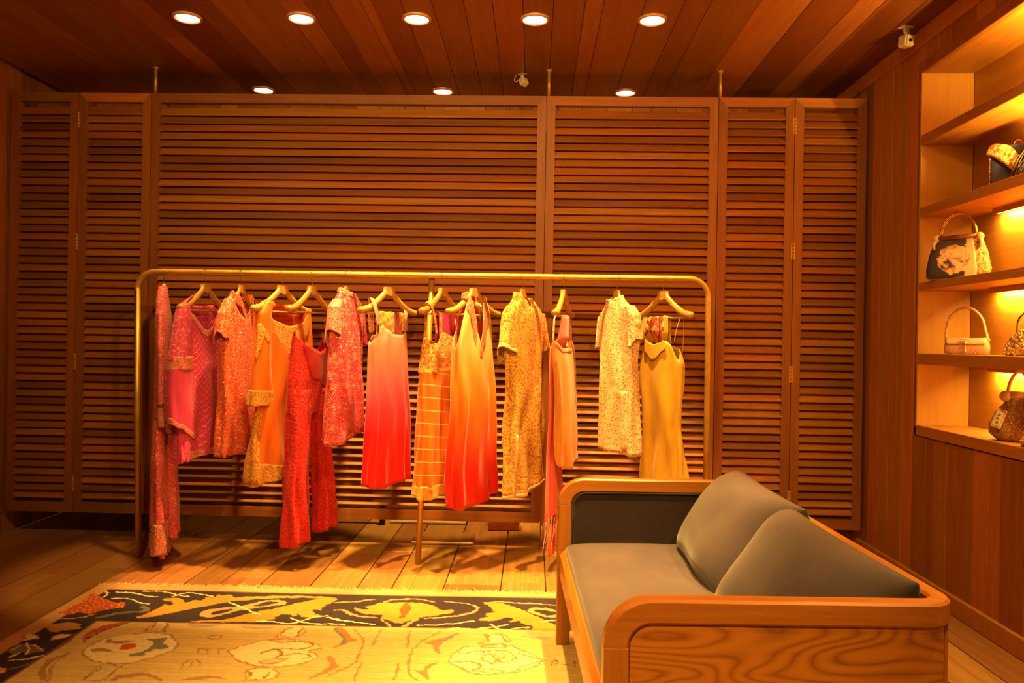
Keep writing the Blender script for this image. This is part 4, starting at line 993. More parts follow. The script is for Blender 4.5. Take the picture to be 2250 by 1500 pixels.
# ------------------------------------------------------------------ rug
RUGX, RUGY, RUGA = -2.105, 3.705, math.radians(1.0)
RUG_POLYS = [
    ('coral',[(4,320),(14,278),(10,209),(14,173),(2,53),(21,42),(81,105),(164,155),(191,171),(201,144),(249,195),(256,238),(215,240),(176,268),(151,320),(86,299),(70,333)]),
    ('gold',[(354,349),(384,315),(414,203),(404,168),(455,200),(439,138),(367,115),(379,87),(456,91),(505,162),(521,97),(568,122),(555,57),(611,73),(599,26),(637,43),(664,12),(685,68),(765,45),(976,13),(1138,22),(1145,50),(984,41),(723,103),(626,172),(493,284),(401,363)]),
    ('gold',[(621,374),(759,359),(821,290),(1011,132),(1007,130),(1081,68),(1136,25),(1193,42),(1168,102),(1140,169),(1152,214),(1103,199),(1124,251),(1180,274),(1184,291),(1098,313),(1054,246),(1062,298),(1013,258),(979,286),(965,321),(982,314),(940,364),(881,375),(768,382),(627,390)]),
    ('salmon',[(625,301),(627,234),(699,203),(776,181),(836,106),(900,74),(967,107),(956,153),(848,195),(774,242),(715,321),(655,332)]),
    ('navy',[(668,290),(683,239),(765,217),(728,279),(691,306)]),
    ('navy',[(815,188),(854,123),(915,101),(936,127),(872,176)]),
    ('gold',[(1289,151),(1328,186),(1368,192),(1334,148),(1368,128),(1411,78),(1479,93),(1540,70),(1642,102),(1696,182),(1757,161),(1749,215),(1677,246),(1608,284),(1598,302),(1522,365),(1470,309),(1437,294),(1442,251),(1347,247),(1307,205)]),
    ('coral',[(1514,110),(1527,90),(1550,117),(1556,181),(1546,222),(1547,288),(1513,307),(1520,237),(1506,184)]),
    ('gold',[(1874,69),(1906,48),(1945,46),(2063,134),(2185,303),(2266,388),(2263,425),(2170,401),(2105,405),(2123,364),(2069,326),(2063,293),(2002,313),(2038,269),(1995,254),(1941,308),(1867,295),(1920,249),(1900,215),(1950,195),(1921,114)]),
    ('salmon',[(2092,150),(2128,111),(2192,126),(2278,185),(2275,229),(2187,252),(2114,194)]),
    ('navy',[(2120,163),(2146,147),(2191,157),(2277,203),(2188,231),(2139,187)]),
    ('gold',[(55,498),(32,423),(69,447),(109,419),(188,437),(179,461),(209,489),(166,507),(138,515),(134,545),(98,532)]),
    ('cream',[(18,580),(33,550),(70,584),(104,603),(77,611),(27,642),(46,606)]),
    ('cream',[(149,615),(142,559),(207,548),(199,591),(177,599)]),
    ('teal',[(46,727),(39,661),(79,673),(88,645),(138,683),(191,693),(178,713),(206,725),(173,739),(150,759),(109,736),(95,762)]),
    ('salmon',[(96,883),(122,870),(161,902),(171,936),(141,948)]),
    ('brick',[(274,608),(251,538),(280,440),(349,397),(377,396),(328,475),(278,537),(295,607),(319,640),(303,641)]),
    ('cream',[(338,711),(344,618),(392,545),(591,513),(659,601),(693,667),(685,719),(619,785),(591,811),(559,836),(444,818),(371,761)]),
    ('brown2',[(377,630),(374,603),(394,581),(391,615),(453,609),(511,609),(462,639),(419,648)]),
    ('brown2',[(364,710),(390,683),(433,694),(483,730),(441,719),(384,728)]),
    ('coral',[(474,691),(462,639),(511,630),(532,682),(494,710)]),
    ('slate',[(519,581),(575,585),(611,569),(615,624),(667,668),(593,711),(605,767),(521,753),(565,738),(591,685),(581,619)]),
    ('beige',[(483,519),(476,398),(532,395),(572,506)]),
    ('beige',[(493,975),(479,898),(473,835),(565,848),(555,894),(567,971)]),
    ('brown2',[(334,988),(268,874),(254,804),(316,700),(282,765),(271,839),(357,987)]),
    ('beige',[(360,987),(293,873),(274,803),(310,726),(291,814),(327,906),(378,986)]),
    ('brown2',[(584,976),(588,921),(651,901),(721,914),(774,967),(755,967),(712,937),(665,928),(614,953),(607,975)]),
    ('brown2',[(825,964),(861,924),(944,915),(1010,950),(934,937),(884,956)]),
    ('slate2',[(600,399),(653,450),(734,441),(788,404),(700,412),(634,405)]),
    ('slate2',[(844,416),(910,458),(990,446),(1020,414),(930,435)]),
    ('cream',[(901,689),(959,616),(991,579),(1042,561),(1107,550),(1188,575),(1255,615),(1260,656),(1215,672),(1266,710),(1268,749),(1224,802),(1129,832),(1048,824),(958,765)]),
    ('cream',[(1061,947),(1043,884),(1052,836),(1162,855),(1164,942)]),
    ('cream',[(1046,539),(1050,478),(1075,422),(1140,423),(1148,533)]),
    ('beige',[(1022,570),(1076,560),(1153,570),(1100,602)]),
    ('beige',[(1061,785),(1105,758),(1164,742),(1146,787),(1090,809)]),
    ('salmon2',[(1258,420),(1305,417),(1352,523),(1399,557),(1353,581),(1341,624),(1293,655),(1329,597),(1327,539)]),
    ('salmon2',[(1300,715),(1334,733),(1359,796),(1383,807),(1339,882),(1278,937),(1311,871),(1342,809)]),
    ('salmon2',[(1805,445),(1746,501),(1662,572),(1697,577),(1709,633),(1758,685),(1722,604),(1728,547)]),
    ('salmon2',[(1753,738),(1704,778),(1696,840),(1662,818),(1716,916),(1736,915),(1708,852),(1717,796)]),
    ('cream',[(1786,749),(1790,670),(1839,598),(1928,579),(2006,561),(2107,654),(2154,717),(2115,783),(2037,836),(1909,866),(1845,821)]),
    ('cream',[(1894,567),(1926,529),(1929,454),(2005,457),(2023,553)]),
    ('beige',[(1895,595),(1939,579),(2018,589),(1952,613)]),
    ('beige',[(1892,831),(1937,804),(2011,831),(1960,845)]),
    ('beige',[(1930,635),(2008,631),(2057,709),(1978,765)]),
    ('cream',[(1920,643),(1974,626),(2003,699),(1957,766),(1907,717)]),
    ('slate2',[(2040,455),(2092,495),(2178,501),(2244,459),(2150,480)]),
]
RUG_STROKES = [
    ('cream',0.011,[(110,17),(206,30),(272,74),(333,71)]),
    ('cream',0.011,[(236,-1),(346,2),(401,38),(475,62)]),
    ('cream',0.011,[(405,76),(432,7),(527,21),(585,55)]),
    ('cream',0.011,[(703,132),(788,198),(888,278)]),
    ('cream',0.011,[(134,111),(213,106),(308,173),(338,172)]),
    ('cream',0.011,[(43,11),(82,48),(88,95)]),
    ('teal',0.022,[(329,216),(361,232),(370,274),(263,297),(227,340)]),
    ('teal',0.022,[(201,358),(238,340),(251,298)]),
    ('salmon',0.01,[(19,384),(138,370),(157,320)]),
    ('cream',0.011,[(1043,316),(1122,379),(1296,377)]),
    ('cream',0.011,[(1196,291),(1300,344),(1427,370)]),
    ('cream',0.011,[(907,366),(978,362),(1071,390),(1122,312),(1192,274)]),
    ('cream',0.011,[(1614,376),(1749,352),(1855,304)]),
    ('cream',0.011,[(1754,400),(1885,401),(2003,346)]),
    ('cream',0.011,[(1930,334),(1974,412),(2099,365)]),
    ('cream',0.011,[(2161,304),(2274,247)]),
    ('salmon',0.014,[(1187,100),(1282,85),(1365,41)]),
    ('salmon',0.014,[(1212,201),(1255,199),(1316,275),(1411,287)]),
    ('salmon',0.014,[(1703,60),(1835,81),(1871,145),(1814,238),(1633,292)]),
    ('salmon',0.014,[(1945,46),(2168,71),(2258,85)]),
    ('salmon',0.014,[(1446,311),(1496,390)]),
    ('salmon',0.014,[(1598,302),(1551,396)]),
    ('salmon',0.014,[(1417,77),(1469,35),(1574,29),(1651,63)]),
    ('salmon',0.012,[(71,725),(67,680)]),
    ('salmon',0.012,[(119,670),(187,719)]),
    ('cream',0.008,[(77,646),(148,760)]),
    ('cream',0.012,[(101,787),(108,743)]),
    ('cream',0.012,[(125,822),(172,802),(212,769)]),
    ('brown',0.012,[(211,541),(232,568),(220,853),(160,897)]),
    ('navy',0.008,[(293,593),(298,514),(373,399)]),
    ('brown',0.006,[(493,975),(499,891),(481,840)]),
    ('brown',0.006,[(565,848),(552,917),(572,971)]),
    ('brown',0.006,[(530,403),(553,478),(574,506)]),
    ('brown',0.006,[(487,504),(499,458),(484,402)]),
    ('brown2',0.008,[(773,669),(795,672),(869,671),(876,664)]),
    ('brown2',0.008,[(786,675),(797,713)]),
    ('brown2',0.008,[(861,678),(883,722)]),
    ('brown2',0.008,[(820,680),(831,714)]),
    ('brown2',0.008,[(784,848),(783,789),(802,763),(847,810)]),
    ('brown2',0.008,[(818,847),(803,788)]),
    ('brown2',0.008,[(763,554),(789,524),(830,543),(811,579),(763,554)]),
    ('olive',0.01,[(1135,585),(1203,589),(1235,623),(1195,660),(1106,657)]),
    ('olive',0.01,[(1127,724),(1195,700),(1249,718),(1221,752)]),
    ('olive',0.01,[(1064,523),(1056,478),(1089,429)]),
    ('olive',0.01,[(1127,520),(1125,474),(1129,427)]),
    ('olive',0.01,[(1069,930),(1063,883),(1044,872)]),
    ('olive',0.01,[(1129,927),(1134,880)]),
    ('olive',0.01,[(1035,709),(1082,652),(1131,704),(1105,758)]),
    ('slate',0.018,[(1266,427),(1323,524),(1342,582)]),
    ('slate',0.016,[(1800,453),(1739,546),(1724,618)]),
    ('olive',0.009,[(1809,642),(1834,681),(1870,645),(1947,641)]),
    ('olive',0.009,[(1807,748),(1876,744),(1921,780),(1882,831)]),
    ('olive',0.009,[(1926,536),(1917,462)]),
    ('olive',0.009,[(2006,532),(1975,459)]),
    ('olive',0.009,[(1922,690),(1953,661),(1982,713),(1946,766)]),
    ('olive',0.009,[(2057,642),(2063,669),(2149,711)]),
    ('olive',0.009,[(2052,811),(2058,786),(2149,718)]),
    ('salmon2',0.009,[(1343,431),(1420,548),(1429,728),(1422,792),(1352,893)]),
    ('salmon2',0.009,[(1463,440),(1465,604)]),
    ('salmon2',0.009,[(1593,441),(1602,625)]),
    ('salmon2',0.009,[(1722,441),(1635,581),(1626,782),(1655,878),(1686,917)]),
    ('salmon2',0.009,[(1453,766),(1456,928)]),
    ('salmon2',0.009,[(1597,771),(1596,921)]),
    ('brown',0.006,[(2181,716),(2203,702),(2207,728)]),
    ('brown',0.006,[(2186,729),(2184,767)]),
    ('brown',0.006,[(2201,741),(2201,772)]),
    ('brown',0.006,[(2233,746),(2249,751)]),
    ('brown',0.006,[(2269,725),(2269,763)]),
    ('salmon2',0.008,[(18,580),(33,550),(70,584),(104,603),(77,611),(27,642),(46,606),(18,580)]),
    ('salmon2',0.008,[(149,615),(142,559),(207,548),(199,591),(177,599),(149,615)]),
    ('salmon2',0.008,[(338,711),(344,618),(392,545),(591,513),(659,601),(693,667),(685,719),(619,785),(591,811),(559,836),(444,818),(371,761),(338,711)]),
    ('salmon2',0.008,[(483,519),(476,398),(532,395),(572,506),(483,519)]),
    ('salmon2',0.008,[(493,975),(479,898),(473,835),(565,848),(555,894),(567,971),(493,975)]),
    ('salmon2',0.008,[(360,987),(293,873),(274,803),(310,726),(291,814),(327,906),(378,986),(360,987)]),
    ('salmon2',0.008,[(901,689),(959,616),(991,579),(1042,561),(1107,550),(1188,575),(1255,615),(1260,656),(1215,672),(1266,710),(1268,749),(1224,802),(1129,832),(1048,824),(958,765),(901,689)]),
    ('salmon2',0.008,[(1061,947),(1043,884),(1052,836),(1162,855),(1164,942),(1061,947)]),
    ('salmon2',0.008,[(1046,539),(1050,478),(1075,422),(1140,423),(1148,533),(1046,539)]),
    ('salmon2',0.008,[(1022,570),(1076,560),(1153,570),(1100,602),(1022,570)]),
    ('salmon2',0.008,[(1061,785),(1105,758),(1164,742),(1146,787),(1090,809),(1061,785)]),
    ('salmon2',0.008,[(1786,749),(1790,670),(1839,598),(1928,579),(2006,561),(2107,654),(2154,717),(2115,783),(2037,836),(1909,866),(1845,821),(1786,749)]),
    ('salmon2',0.008,[(1894,567),(1926,529),(1929,454),(2005,457),(2023,553),(1894,567)]),
    ('salmon2',0.008,[(1895,595),(1939,579),(2018,589),(1952,613),(1895,595)]),
    ('salmon2',0.008,[(1892,831),(1937,804),(2011,831),(1960,845),(1892,831)]),
    ('salmon2',0.008,[(1930,635),(2008,631),(2057,709),(1978,765),(1930,635)]),
    ('salmon2',0.008,[(1920,643),(1974,626),(2003,699),(1957,766),(1907,717),(1920,643)]),
]

RC = dict(navy=(.055, .042, .050), gold=(.62, .33, .060), cream=(.88, .76, .40), coral=(.64, .12, .035), salmon=(.74, .37, .15), teal=(.19, .19, .15), brown=(.26, .11, .06),
          brown2=(.46, .27, .14), brick=(.60, .13, .05), slate=(.26, .25, .22), slate2=(.46, .39, .27), beige=(.70, .58, .30), olive=(.36, .24, .06), salmon2=(.50, .26, .10), field=(.72, .55, .21), tan=(.66, .40, .17))
rug = thing('rug', 'large hand knotted rug with dark beast and palmette border round a pale gold field', 'rug', (RUGX, RUGY, 0), RUGA)
U0, U1 = -.035, 2.96
us = np.arange(U0, U1 + .001, .0056); vv = np.concatenate([np.arange(-.088, 1.15, .0052), np.arange(1.17, 2.30, .03)])
UU, VV = np.meshgrid(us, vv)                       # v grows towards the camera
wob = .004 * np.sin(UU * 61 + VV * 23) + .003 * np.sin(UU * 143 - VV * 97) + .002 * np.sin(VV * 211 + UU * 31)
wob2 = .004 * np.sin(UU * 47 - VV * 67) + .003 * np.sin(UU * 119 + VV * 151)
pu, pv = UU + wob * .8, VV + wob2 * .8
col = np.empty(UU.shape + (3,))
streak = .5 + .25 * np.sin(VV * 83 + np.sin(UU * 3) * 2) + .25 * np.sin(VV * 211 + np.sin(UU * 5 + 1) * 2)
col[:] = np.array(RC['field']) * (.90 + .16 * streak[..., None])
def band(mask, c): col[mask] = RC[c]
inner = .395 + .0 * UU
left_in = .215
border = (VV < inner) | (UU < left_in) | (UU > U1 - .26)
band(border, 'navy')
band((VV < inner + .010) & (VV > inner) & (UU > left_in), 'brown'); band((UU > left_in) & (UU < left_in + .008) & (VV > inner), 'brown')
band((VV > -.022) & (VV < -.014), 'brown'); band((UU > .046) & (UU < .052), 'brown')
band((VV < -.022) | (UU < .046) | (UU > U1 - .05), 'tan')
def inpoly(ps):
    X = [p[0] / 1000 for p in ps]; Y = [p[1] / 1000 for p in ps]
    iu = np.where((us > min(X) - .01) & (us < max(X) + .01))[0]; iv = np.where((vv > min(Y) - .01) & (vv < max(Y) + .01))[0]
    if len(iu) == 0 or len(iv) == 0: return None
    sl = (slice(iv[0], iv[-1] + 1), slice(iu[0], iu[-1] + 1))
    x, y = pu[sl], pv[sl]; ins = np.zeros(x.shape, bool); n = len(ps)
    for i in range(n):
        x1, y1, x2, y2 = X[i], Y[i], X[(i + 1) % n], Y[(i + 1) % n]
        if y1 == y2: continue
        ins ^= ((y1 > y) != (y2 > y)) & (x < (x2 - x1) * (y - y1) / (y2 - y1) + x1)
    return sl, ins
def seg_mask(ps, w):
    X = [p[0] / 1000 for p in ps]; Y = [p[1] / 1000 for p in ps]
    iu = np.where((us > min(X) - .03) & (us < max(X) + .03))[0]; iv = np.where((vv > min(Y) - .03) & (vv < max(Y) + .03))[0]
    if len(iu) == 0 or len(iv) == 0: return None
    sl = (slice(iv[0], iv[-1] + 1), slice(iu[0], iu[-1] + 1))
    x, y = pu[sl], pv[sl]; best = np.full(x.shape, 9.)
    for i in range(len(ps) - 1):
        dx, dy = X[i + 1] - X[i], Y[i + 1] - Y[i]; L = dx * dx + dy * dy + 1e-12
        k = np.clip(((x - X[i]) * dx + (y - Y[i]) * dy) / L, 0, 1)
        best = np.minimum(best, np.hypot(x - X[i] - k * dx, y - Y[i] - k * dy))
    return sl, best < w / 2
hgt = np.zeros(UU.shape)
def chaikin(ps, closed):
    n = len(ps); out = [] if closed else [ps[0]]
    for i in range(n if closed else n - 1):
        a, b = ps[i], ps[(i + 1) % n]
        out += [(a[0] * .75 + b[0] * .25, a[1] * .75 + b[1] * .25), (a[0] * .25 + b[0] * .75, a[1] * .25 + b[1] * .75)]
    return out if closed else out + [ps[-1]]
RUG_POLYS = [(c, chaikin(ps, True)) for c, ps in RUG_POLYS]
RUG_STROKES = [(c, w, chaikin(ps, False)) for c, w, ps in RUG_STROKES]
for c, ps in RUG_POLYS:
    r = inpoly(ps)
    if r is None: continue
    sl, m = r
    if c == 'coral' and len(ps) > 30:                # the coral bush is dotted with pale berries
        dots = (np.sin(pu[sl] * 230 + np.sin(pv[sl] * 90)) * np.sin(pv[sl] * 170 + np.sin(pu[sl] * 70))) > .62
        col[sl][m] = RC['coral']; col[sl][m & dots] = (.85, .5, .22)
    else:
        var = 1 + .05 * np.sin(pu[sl] * 190) * np.sin(pv[sl] * 160)
        col[sl][m] = (np.array(RC[c]) * var[..., None])[m]
    hgt[sl][m] += .0007
for c, w, ps in RUG_STROKES:
    r = seg_mask(ps, w)
    if r is None: continue
    sl, m = r; col[sl][m] = RC[c]; hgt[sl][m] += .0005
ny_, nx_ = UU.shape
Zr = .0065 + hgt + .0006 * np.sin(UU * 9) * np.sin(VV * 7) + .002 * np.exp(-((VV + .088) / .03) ** 2) * (1 + np.sin(UU * 14))
edge_w = .006 * np.sin(UU * 3.1 + .5) * np.exp(-(VV + .09) / .2)
V3 = np.stack([UU, -(VV) + edge_w, np.clip(Zr, .004, .013)], -1).reshape(-1, 3)
idx = np.arange(ny_ * nx_).reshape(ny_, nx_)
F4 = np.stack([idx[:-1, :-1], idx[1:, :-1], idx[1:, 1:], idx[:-1, 1:]], -1).reshape(-1, 4)
me = bpy.data.meshes.new('pile'); me.vertices.add(len(V3)); me.vertices.foreach_set('co', V3.ravel().astype(np.float32))
me.loops.add(F4.size); me.loops.foreach_set('vertex_index', F4.ravel().astype(np.int32))
me.polygons.add(len(F4)); me.polygons.foreach_set('loop_start', np.arange(0, F4.size, 4, dtype=np.int32)); me.polygons.foreach_set('loop_total', np.full(len(F4), 4, dtype=np.int32))
me.update(calc_edges=True)
ca = me.attributes.new('Col', 'FLOAT_COLOR', 'POINT')
ca.data.foreach_set('color', np.concatenate([col.reshape(-1, 3), np.ones((ny_ * nx_, 1))], 1).ravel().astype(np.float32))
t_ = NT('rug_wool'); at_ = t_.n('ShaderNodeAttribute'); at_.attribute_name = 'Col'
n1 = t_.noise(t_.mapping(t_.tc.outputs['Object'], (14, 60, 14)), 2, 4); n2 = t_.noise(t_.tc.outputs['Object'], 320, 2)
t_.bump(n2.outputs[0], .5, .003)
k_ = t_.ramp(n1.outputs[0], [(.25, .82), (.75, 1.12)])
M['rug'] = t_.fin(t_.mix(1.0, at_.outputs['Color'], k_, 'MULTIPLY'), .95, 0, .08, 0.)
link('pile', me, rug, M['rug'])
# thin body under the pile, and the fringe along the far end
MB().box(U0 + .004, U1 - .004, -2.29, .082, .001, .0045).build('backing', plain('rug_backing', (.5, .3, .13), .9), rug)
mb = MB(); r_ = random.Random(9)
x = U0
while x < U1:
    y0 = .086 + .006 * math.sin(x * 3.1 + .5); L = r_.uniform(.012, .036); sx_ = r_.uniform(-.016, .016)
    if r_.random() < .03: L = r_.uniform(.045, .07)
    mb.tube([(x, y0 - .006, .007), (x + sx_ * .4, y0 + L * .5, r_.uniform(.006, .013)), (x + sx_, y0 + L, r_.uniform(.003, .012))], .0014, 4, False)
    x += r_.uniform(.003, .0062)
mb.build('fringe', plain('fringe_cotton', (.80, .66, .38), .9, 0, .2, 60), rug, 'stuff')


# ------------------------------------------------------------------ lit display niche in the right wall
NX0, NX1 = XR - .001, 2.27
niche = thing('display_shelving', 'lit wooden display niche with four shelves of handbags in the right wall', 'shelving', (XR, (NY0 + NY1) / 2, .79))
def nb(name, mat, x0, x1, y0, y1, z0, z1, c=.002, label=None, parent=None):
    X, Y, Z = niche.location
    return bx(name, mat, parent or niche, x0 - X, x1 - X, y0 - Y, y1 - Y, z0 - Z, z1 - Z, c, None, label)
nb('back_panel', M['shelf_y'], NX1, NX1 + .016, NY0, NY1, .80, 2.70)
nb('side_panel', M['shelf_v'], NX0 + .002, NX1, NY1, NY1 + .018, .84, 2.70)
nb('side_panel', M['shelf_v'], NX0 + .002, NX1, NY0 - .018, NY0, .84, 2.70)
nb('top_panel', M['shelf_y'], NX0 + .02, NX1, NY0, NY1, 2.684, 2.70)
nb('top_fascia', M['wall'], NX0 - .001, NX0 + .022, NY0 - .03, NY1 + .034, 2.684, 2.741, .003)
nb('sill', M['shelf_y'], NX0 - .001, NX1, NY0, NY1 + .001, .798, .851, .002)
SH = [(2.305, 2.356), (1.930, 1.979), (1.550, 1.590), (1.168, 1.223)]
for (z0, z1) in SH: nb('shelf', M['shelf_y'], NX0, NX1, NY0, NY1, z0, z1, .0025)
nb('divider', M['shelf_v'], NX0 + .01, NX1, 2.80, 2.82, .851, 2.684)
def strip(z, y0, y1, up=False, power=4.0, x=2.235):
    X, Y, Z = niche.location; s = 1 if up else -1
    a, b = sorted((z, z + s * .026))
    h = nb('lamp_strip', M['shelf_y'], x - .020, x - .012, y0, y1, a, b, .001)
    mb = MB().tube([(x - X, y0 + .01 - Y, z + s * .016 - Z), (x - X, y1 - .01 - Y, z + s * .016 - Z)], .007, 10)
    mb.build('lit_tube', M['tube'], h, label='glowing lamp tube')
    l = bpy.data.lights.new('shelf_light', 'AREA'); l.shape = 'RECTANGLE'; l.size = .03; l.size_y = y1 - y0; l.energy = power; l.color = (1., .54, .09)
    o = bpy.data.objects.new('shelf_light', l); COL.objects.link(o); o.parent = niche
    o.location = (x + .004 - X, (y0 + y1) / 2 - Y, z + s * .028 - Z)
    o.rotation_euler = (0, (PI + .5) if up else -.5, 0)
for (z, y1, p) in ((1.930, 3.82, 11.), (1.550, 3.84, 11.), (1.168, 3.84, 11.)): strip(z, 2.86, y1, False, p)
strip(2.356, 2.86, 3.20, True, 34., 2.16); strip(1.979, 2.86, 3.24, True, 52., 2.16)
strip(2.305, 2.86, 3.14, False, 5.)

# ------------------------------------------------------------------ handbags
def loft(mb, rows, n=32, pw=.5):
    """rows: (z, half width, half depth, cx, cy)"""
    vs = []
    for r in rows:
        z, a, b = r[:3]; cx, cy = (r[3], r[4]) if len(r) > 4 else (0, 0)
        for k in range(n):
            q = 2 * PI * k / n; c, s = math.cos(q), math.sin(q)
            vs.append((cx + a * math.copysign(abs(c) ** pw, c), cy + b * math.copysign(abs(s) ** pw, s), z))
    m = len(rows)
    fs = [(i * n + k, i * n + (k + 1) % n, (i + 1) * n + (k + 1) % n, (i + 1) * n + k) for i in range(m - 1) for k in range(n)]
    fs += [tuple(range(n))[::-1], tuple((m - 1) * n + k for k in range(n))]
    return mb.add(vs, fs, True)
def studs(o, parent, mat, count, size, seed, cond=lambda p: True, name='beads'):
    r_ = random.Random(seed); me = o.data; mb = MB(); ps = [p for p in me.polygons]; c = 0; k = 0
    areas = np.cumsum([p.area for p in ps]); tot = areas[-1]
    while c < count and k < count * 30:
        k += 1; p = ps[min(int(np.searchsorted(areas, r_.random() * tot)), len(ps) - 1)]
        if len(p.vertices) != 4: continue
        V = [me.vertices[i].co for i in p.vertices]; a, b = r_.random(), r_.random()
        co = V[0].lerp(V[1], a).lerp(V[3].lerp(V[2], a), b)
        if not cond(co): continue
        mb.ball(co, size * r_.uniform(.7, 1.2), 6, 4); c += 1
    return mb.build(name, mat, parent, 'stuff')
brocade = floral('gold_brocade', (.62, .36, .09), (.86, .62, .25), (.45, .16, .05), 60, 44, .4, vw=.14, glit=.3)
wine = plain('dark_wood_bar', (.22, .06, .02), .3); goldm = plain('gold_metal', (.80, .52, .16), .25, 1.)
# painted bag with wooden bar and hoop handles
t = thing('handbag', 'printed handbag with gold side, dark wooden bar and two hoop handles', 'handbag', (2.092, 3.885, 1.592), math.radians(-40), 'handbags on the lit shelves')
rows = [(0, .125, .036), (.006, .138, .044), (.05, .140, .046), (.12, .128, .038), (.19, .106, .020), (.212, .100, .013)]
body = loft(MB(), rows, 40, .45).build('body', brocade, t, label='gold brocade body')
tt = NT('painted_print'); ob = tt.tc.outputs['Object']
v1 = tt.voro(tt.mapping(ob, (1, 1, 1)), 17, 'SMOOTH_F1', 1.); nn_ = tt.noise(ob, 16, 4, .6, .8)
c1 = tt.ramp(nn_.outputs[0], [(.30, (.03, .03, .05)), (.40, (.07, .06, .08)), (.45, (.66, .30, .14)), (.53, (.88, .62, .38)), (.60, (.80, .55, .30)), (.66, (.40, .40, .34))])
sx = tt.n('ShaderNodeSeparateXYZ'); tt.l(ob, sx.inputs[0])
cc = tt.math('SUBTRACT', 1., tt.math('MULTIPLY', tt.math('POWER', tt.math('ADD', tt.math('POWER', tt.math('SUBTRACT', sx.outputs[0], -.012), 2.), tt.math('POWER', tt.math('SUBTRACT', sx.outputs[2], .10), 2.)), .5), 12.))
side = tt.ramp(sx.outputs[0], [(.0, (.12, .12, .13)), (1., (.12, .12, .13))])
edgec = tt.mix(tt.math('GREATER_THAN', tt.math('ADD', sx.outputs[0], tt.math('MULTIPLY', nn_.outputs[0], .03)), .052), (.055, .045, .060), (.62, .54, .36))
print_mat = tt.fin(tt.mix(tt.math('GREATER_THAN', tt.math('ADD', cc, tt.math('MULTIPLY', tt.math('SUBTRACT', nn_.outputs[0], .5), .9)), .10), edgec, c1), .45, 0, .4)
vs = []; nxp, nzp = 22, 16
for j in range(nzp + 1):
    z = .004 + .200 * j / nzp; a, b = interp([(r[0], r[1], r[2]) for r in rows][::-1], z)
    for i in range(nxp + 1):
        u = -.98 + 1.62 * i / nxp
        vs.append((u * a, -b * (max(0, 1 - abs(u) ** 4.4)) ** .225 - .003, z))
fs = [(j * (nxp + 1) + i, j * (nxp + 1) + i + 1, (j + 1) * (nxp + 1) + i + 1, (j + 1) * (nxp + 1) + i) for j in range(nzp) for i in range(nxp)]
o = link('printed_front', mesh('printed_front', vs, fs, True), t, print_mat, None, 'front panel printed with soft figures on dark blue'); md = o.modifiers.new('thickness', 'SOLIDIFY'); md.thickness = .002
MB().tube([(-.088, -.016, .206), (.082, -.016, .212)], .0115, 14).build('wooden_bar', wine, t)
satin = plain('gold_satin', (.80, .55, .26), .4)
for x in (-.094, .094):
    mb = MB(); mb.ball((x, -.012, .206), .019, 12, 8, (1, 1, 1.1)); mb.tube([(x, -.012, .2), (x * 1.12, -.03, .175), (x * 1.05, -.036, .15)], [.012, .010, .004], 8)
    mb.build('cloth_knot', satin, t)
for y in (-.018, .010):
    P = [(.078 * math.cos(a), y, .215 + .112 * math.sin(a)) for a in [PI * i / 18 for i in range(19)]]
    MB().tube(P, .0048, 10).build('handle', goldm, t)
studs(body, t, bead_mat('bag_bead', (.80, .56, .22)), 260, .0028, 3, lambda p: p.x > .07)
# pink beaded flap bag
pinkb = lattice('pink_bead_rows', (.66, .33, .20), (.85, .55, .38), 240, .35)
t = thing('handbag', 'small pink beaded handbag with flap and tall arched handle', 'handbag', (2.128, 3.862, 1.223), math.radians(-41), 'handbags on the lit shelves')
body = loft(MB(), [(0, .088, .026), (.006, .095, .032), (.035, .097, .036), (.062, .094, .030), (.076, .088, .016)], 36, .4).build('body', pinkb, t)
vs = []
for j in range(9):
    q = j / 8; y = .012 - .048 * q - .004 * math.sin(q * PI); z = .079 - .030 * q ** 2.2
    for i in range(15):
        x = -.092 + .184 * i / 14; vs.append((x * (1 - .05 * q), y - .0015, z + .004 * (abs(x) / .09) ** 4))
fs = [(j * 15 + i, j * 15 + i + 1, (j + 1) * 15 + i + 1, (j + 1) * 15 + i) for j in range(8) for i in range(14)]
flap = link('flap', mesh('flap', vs, fs, True), t, pinkb); md = flap.modifiers.new('thickness', 'SOLIDIFY'); md.thickness = .003
P = smooth_path([(-.090, 0, .060), (-.092, 0, .12), (-.074, 0, .185), (-.028, 0, .226), (.022, 0, .222), (.062, 0, .178), (.078, 0, .12), (.094, 0, .066)], 5)
hd = MB().tube(P, .0062, 10).build('handle', pinkb, t)
studs(hd, t, BEAD_G, 150, .0024, 5, name='handle_beads'); studs(body, t, BEAD_P, 180, .0020, 6)
mb = MB()
for k in range(7): mb.ball((.012 * math.cos(k) * (k > 0), -.042, .066 + .012 * math.sin(k * .9) * (k > 0)), .0055, 8, 6)
for k in range(5): mb.ball((.002, -.043, .052 - k * .009), .0030 + .0018 * (k == 4), 8, 6)
mb.build('clasp', bead_mat('clasp_bead', (.90, .72, .52)), t, label='beaded flower clasp with drop')
# domed gold bag
t = thing('handbag', 'domed gold beaded handbag at the frame edge beside the pink beaded one', 'handbag', (2.155, 3.415, 1.223), math.radians(-38), 'handbags on the lit shelves')
body = loft(MB(), [(0, .088, .040), (.012, .098, .050), (.05, .090, .048), (.085, .066, .036), (.11, .035, .018), (.116, .012, .006)], 36, .75).build('body', brocade, t)
studs(body, t, BEAD_G, 300, .0062, 8)
MB().tube(smooth_path([(-.05, 0, .09), (-.045, 0, .16), (0, 0, .20), (.045, 0, .16), (.05, 0, .09)], 6), .005, 8).build('handle', goldm, t)
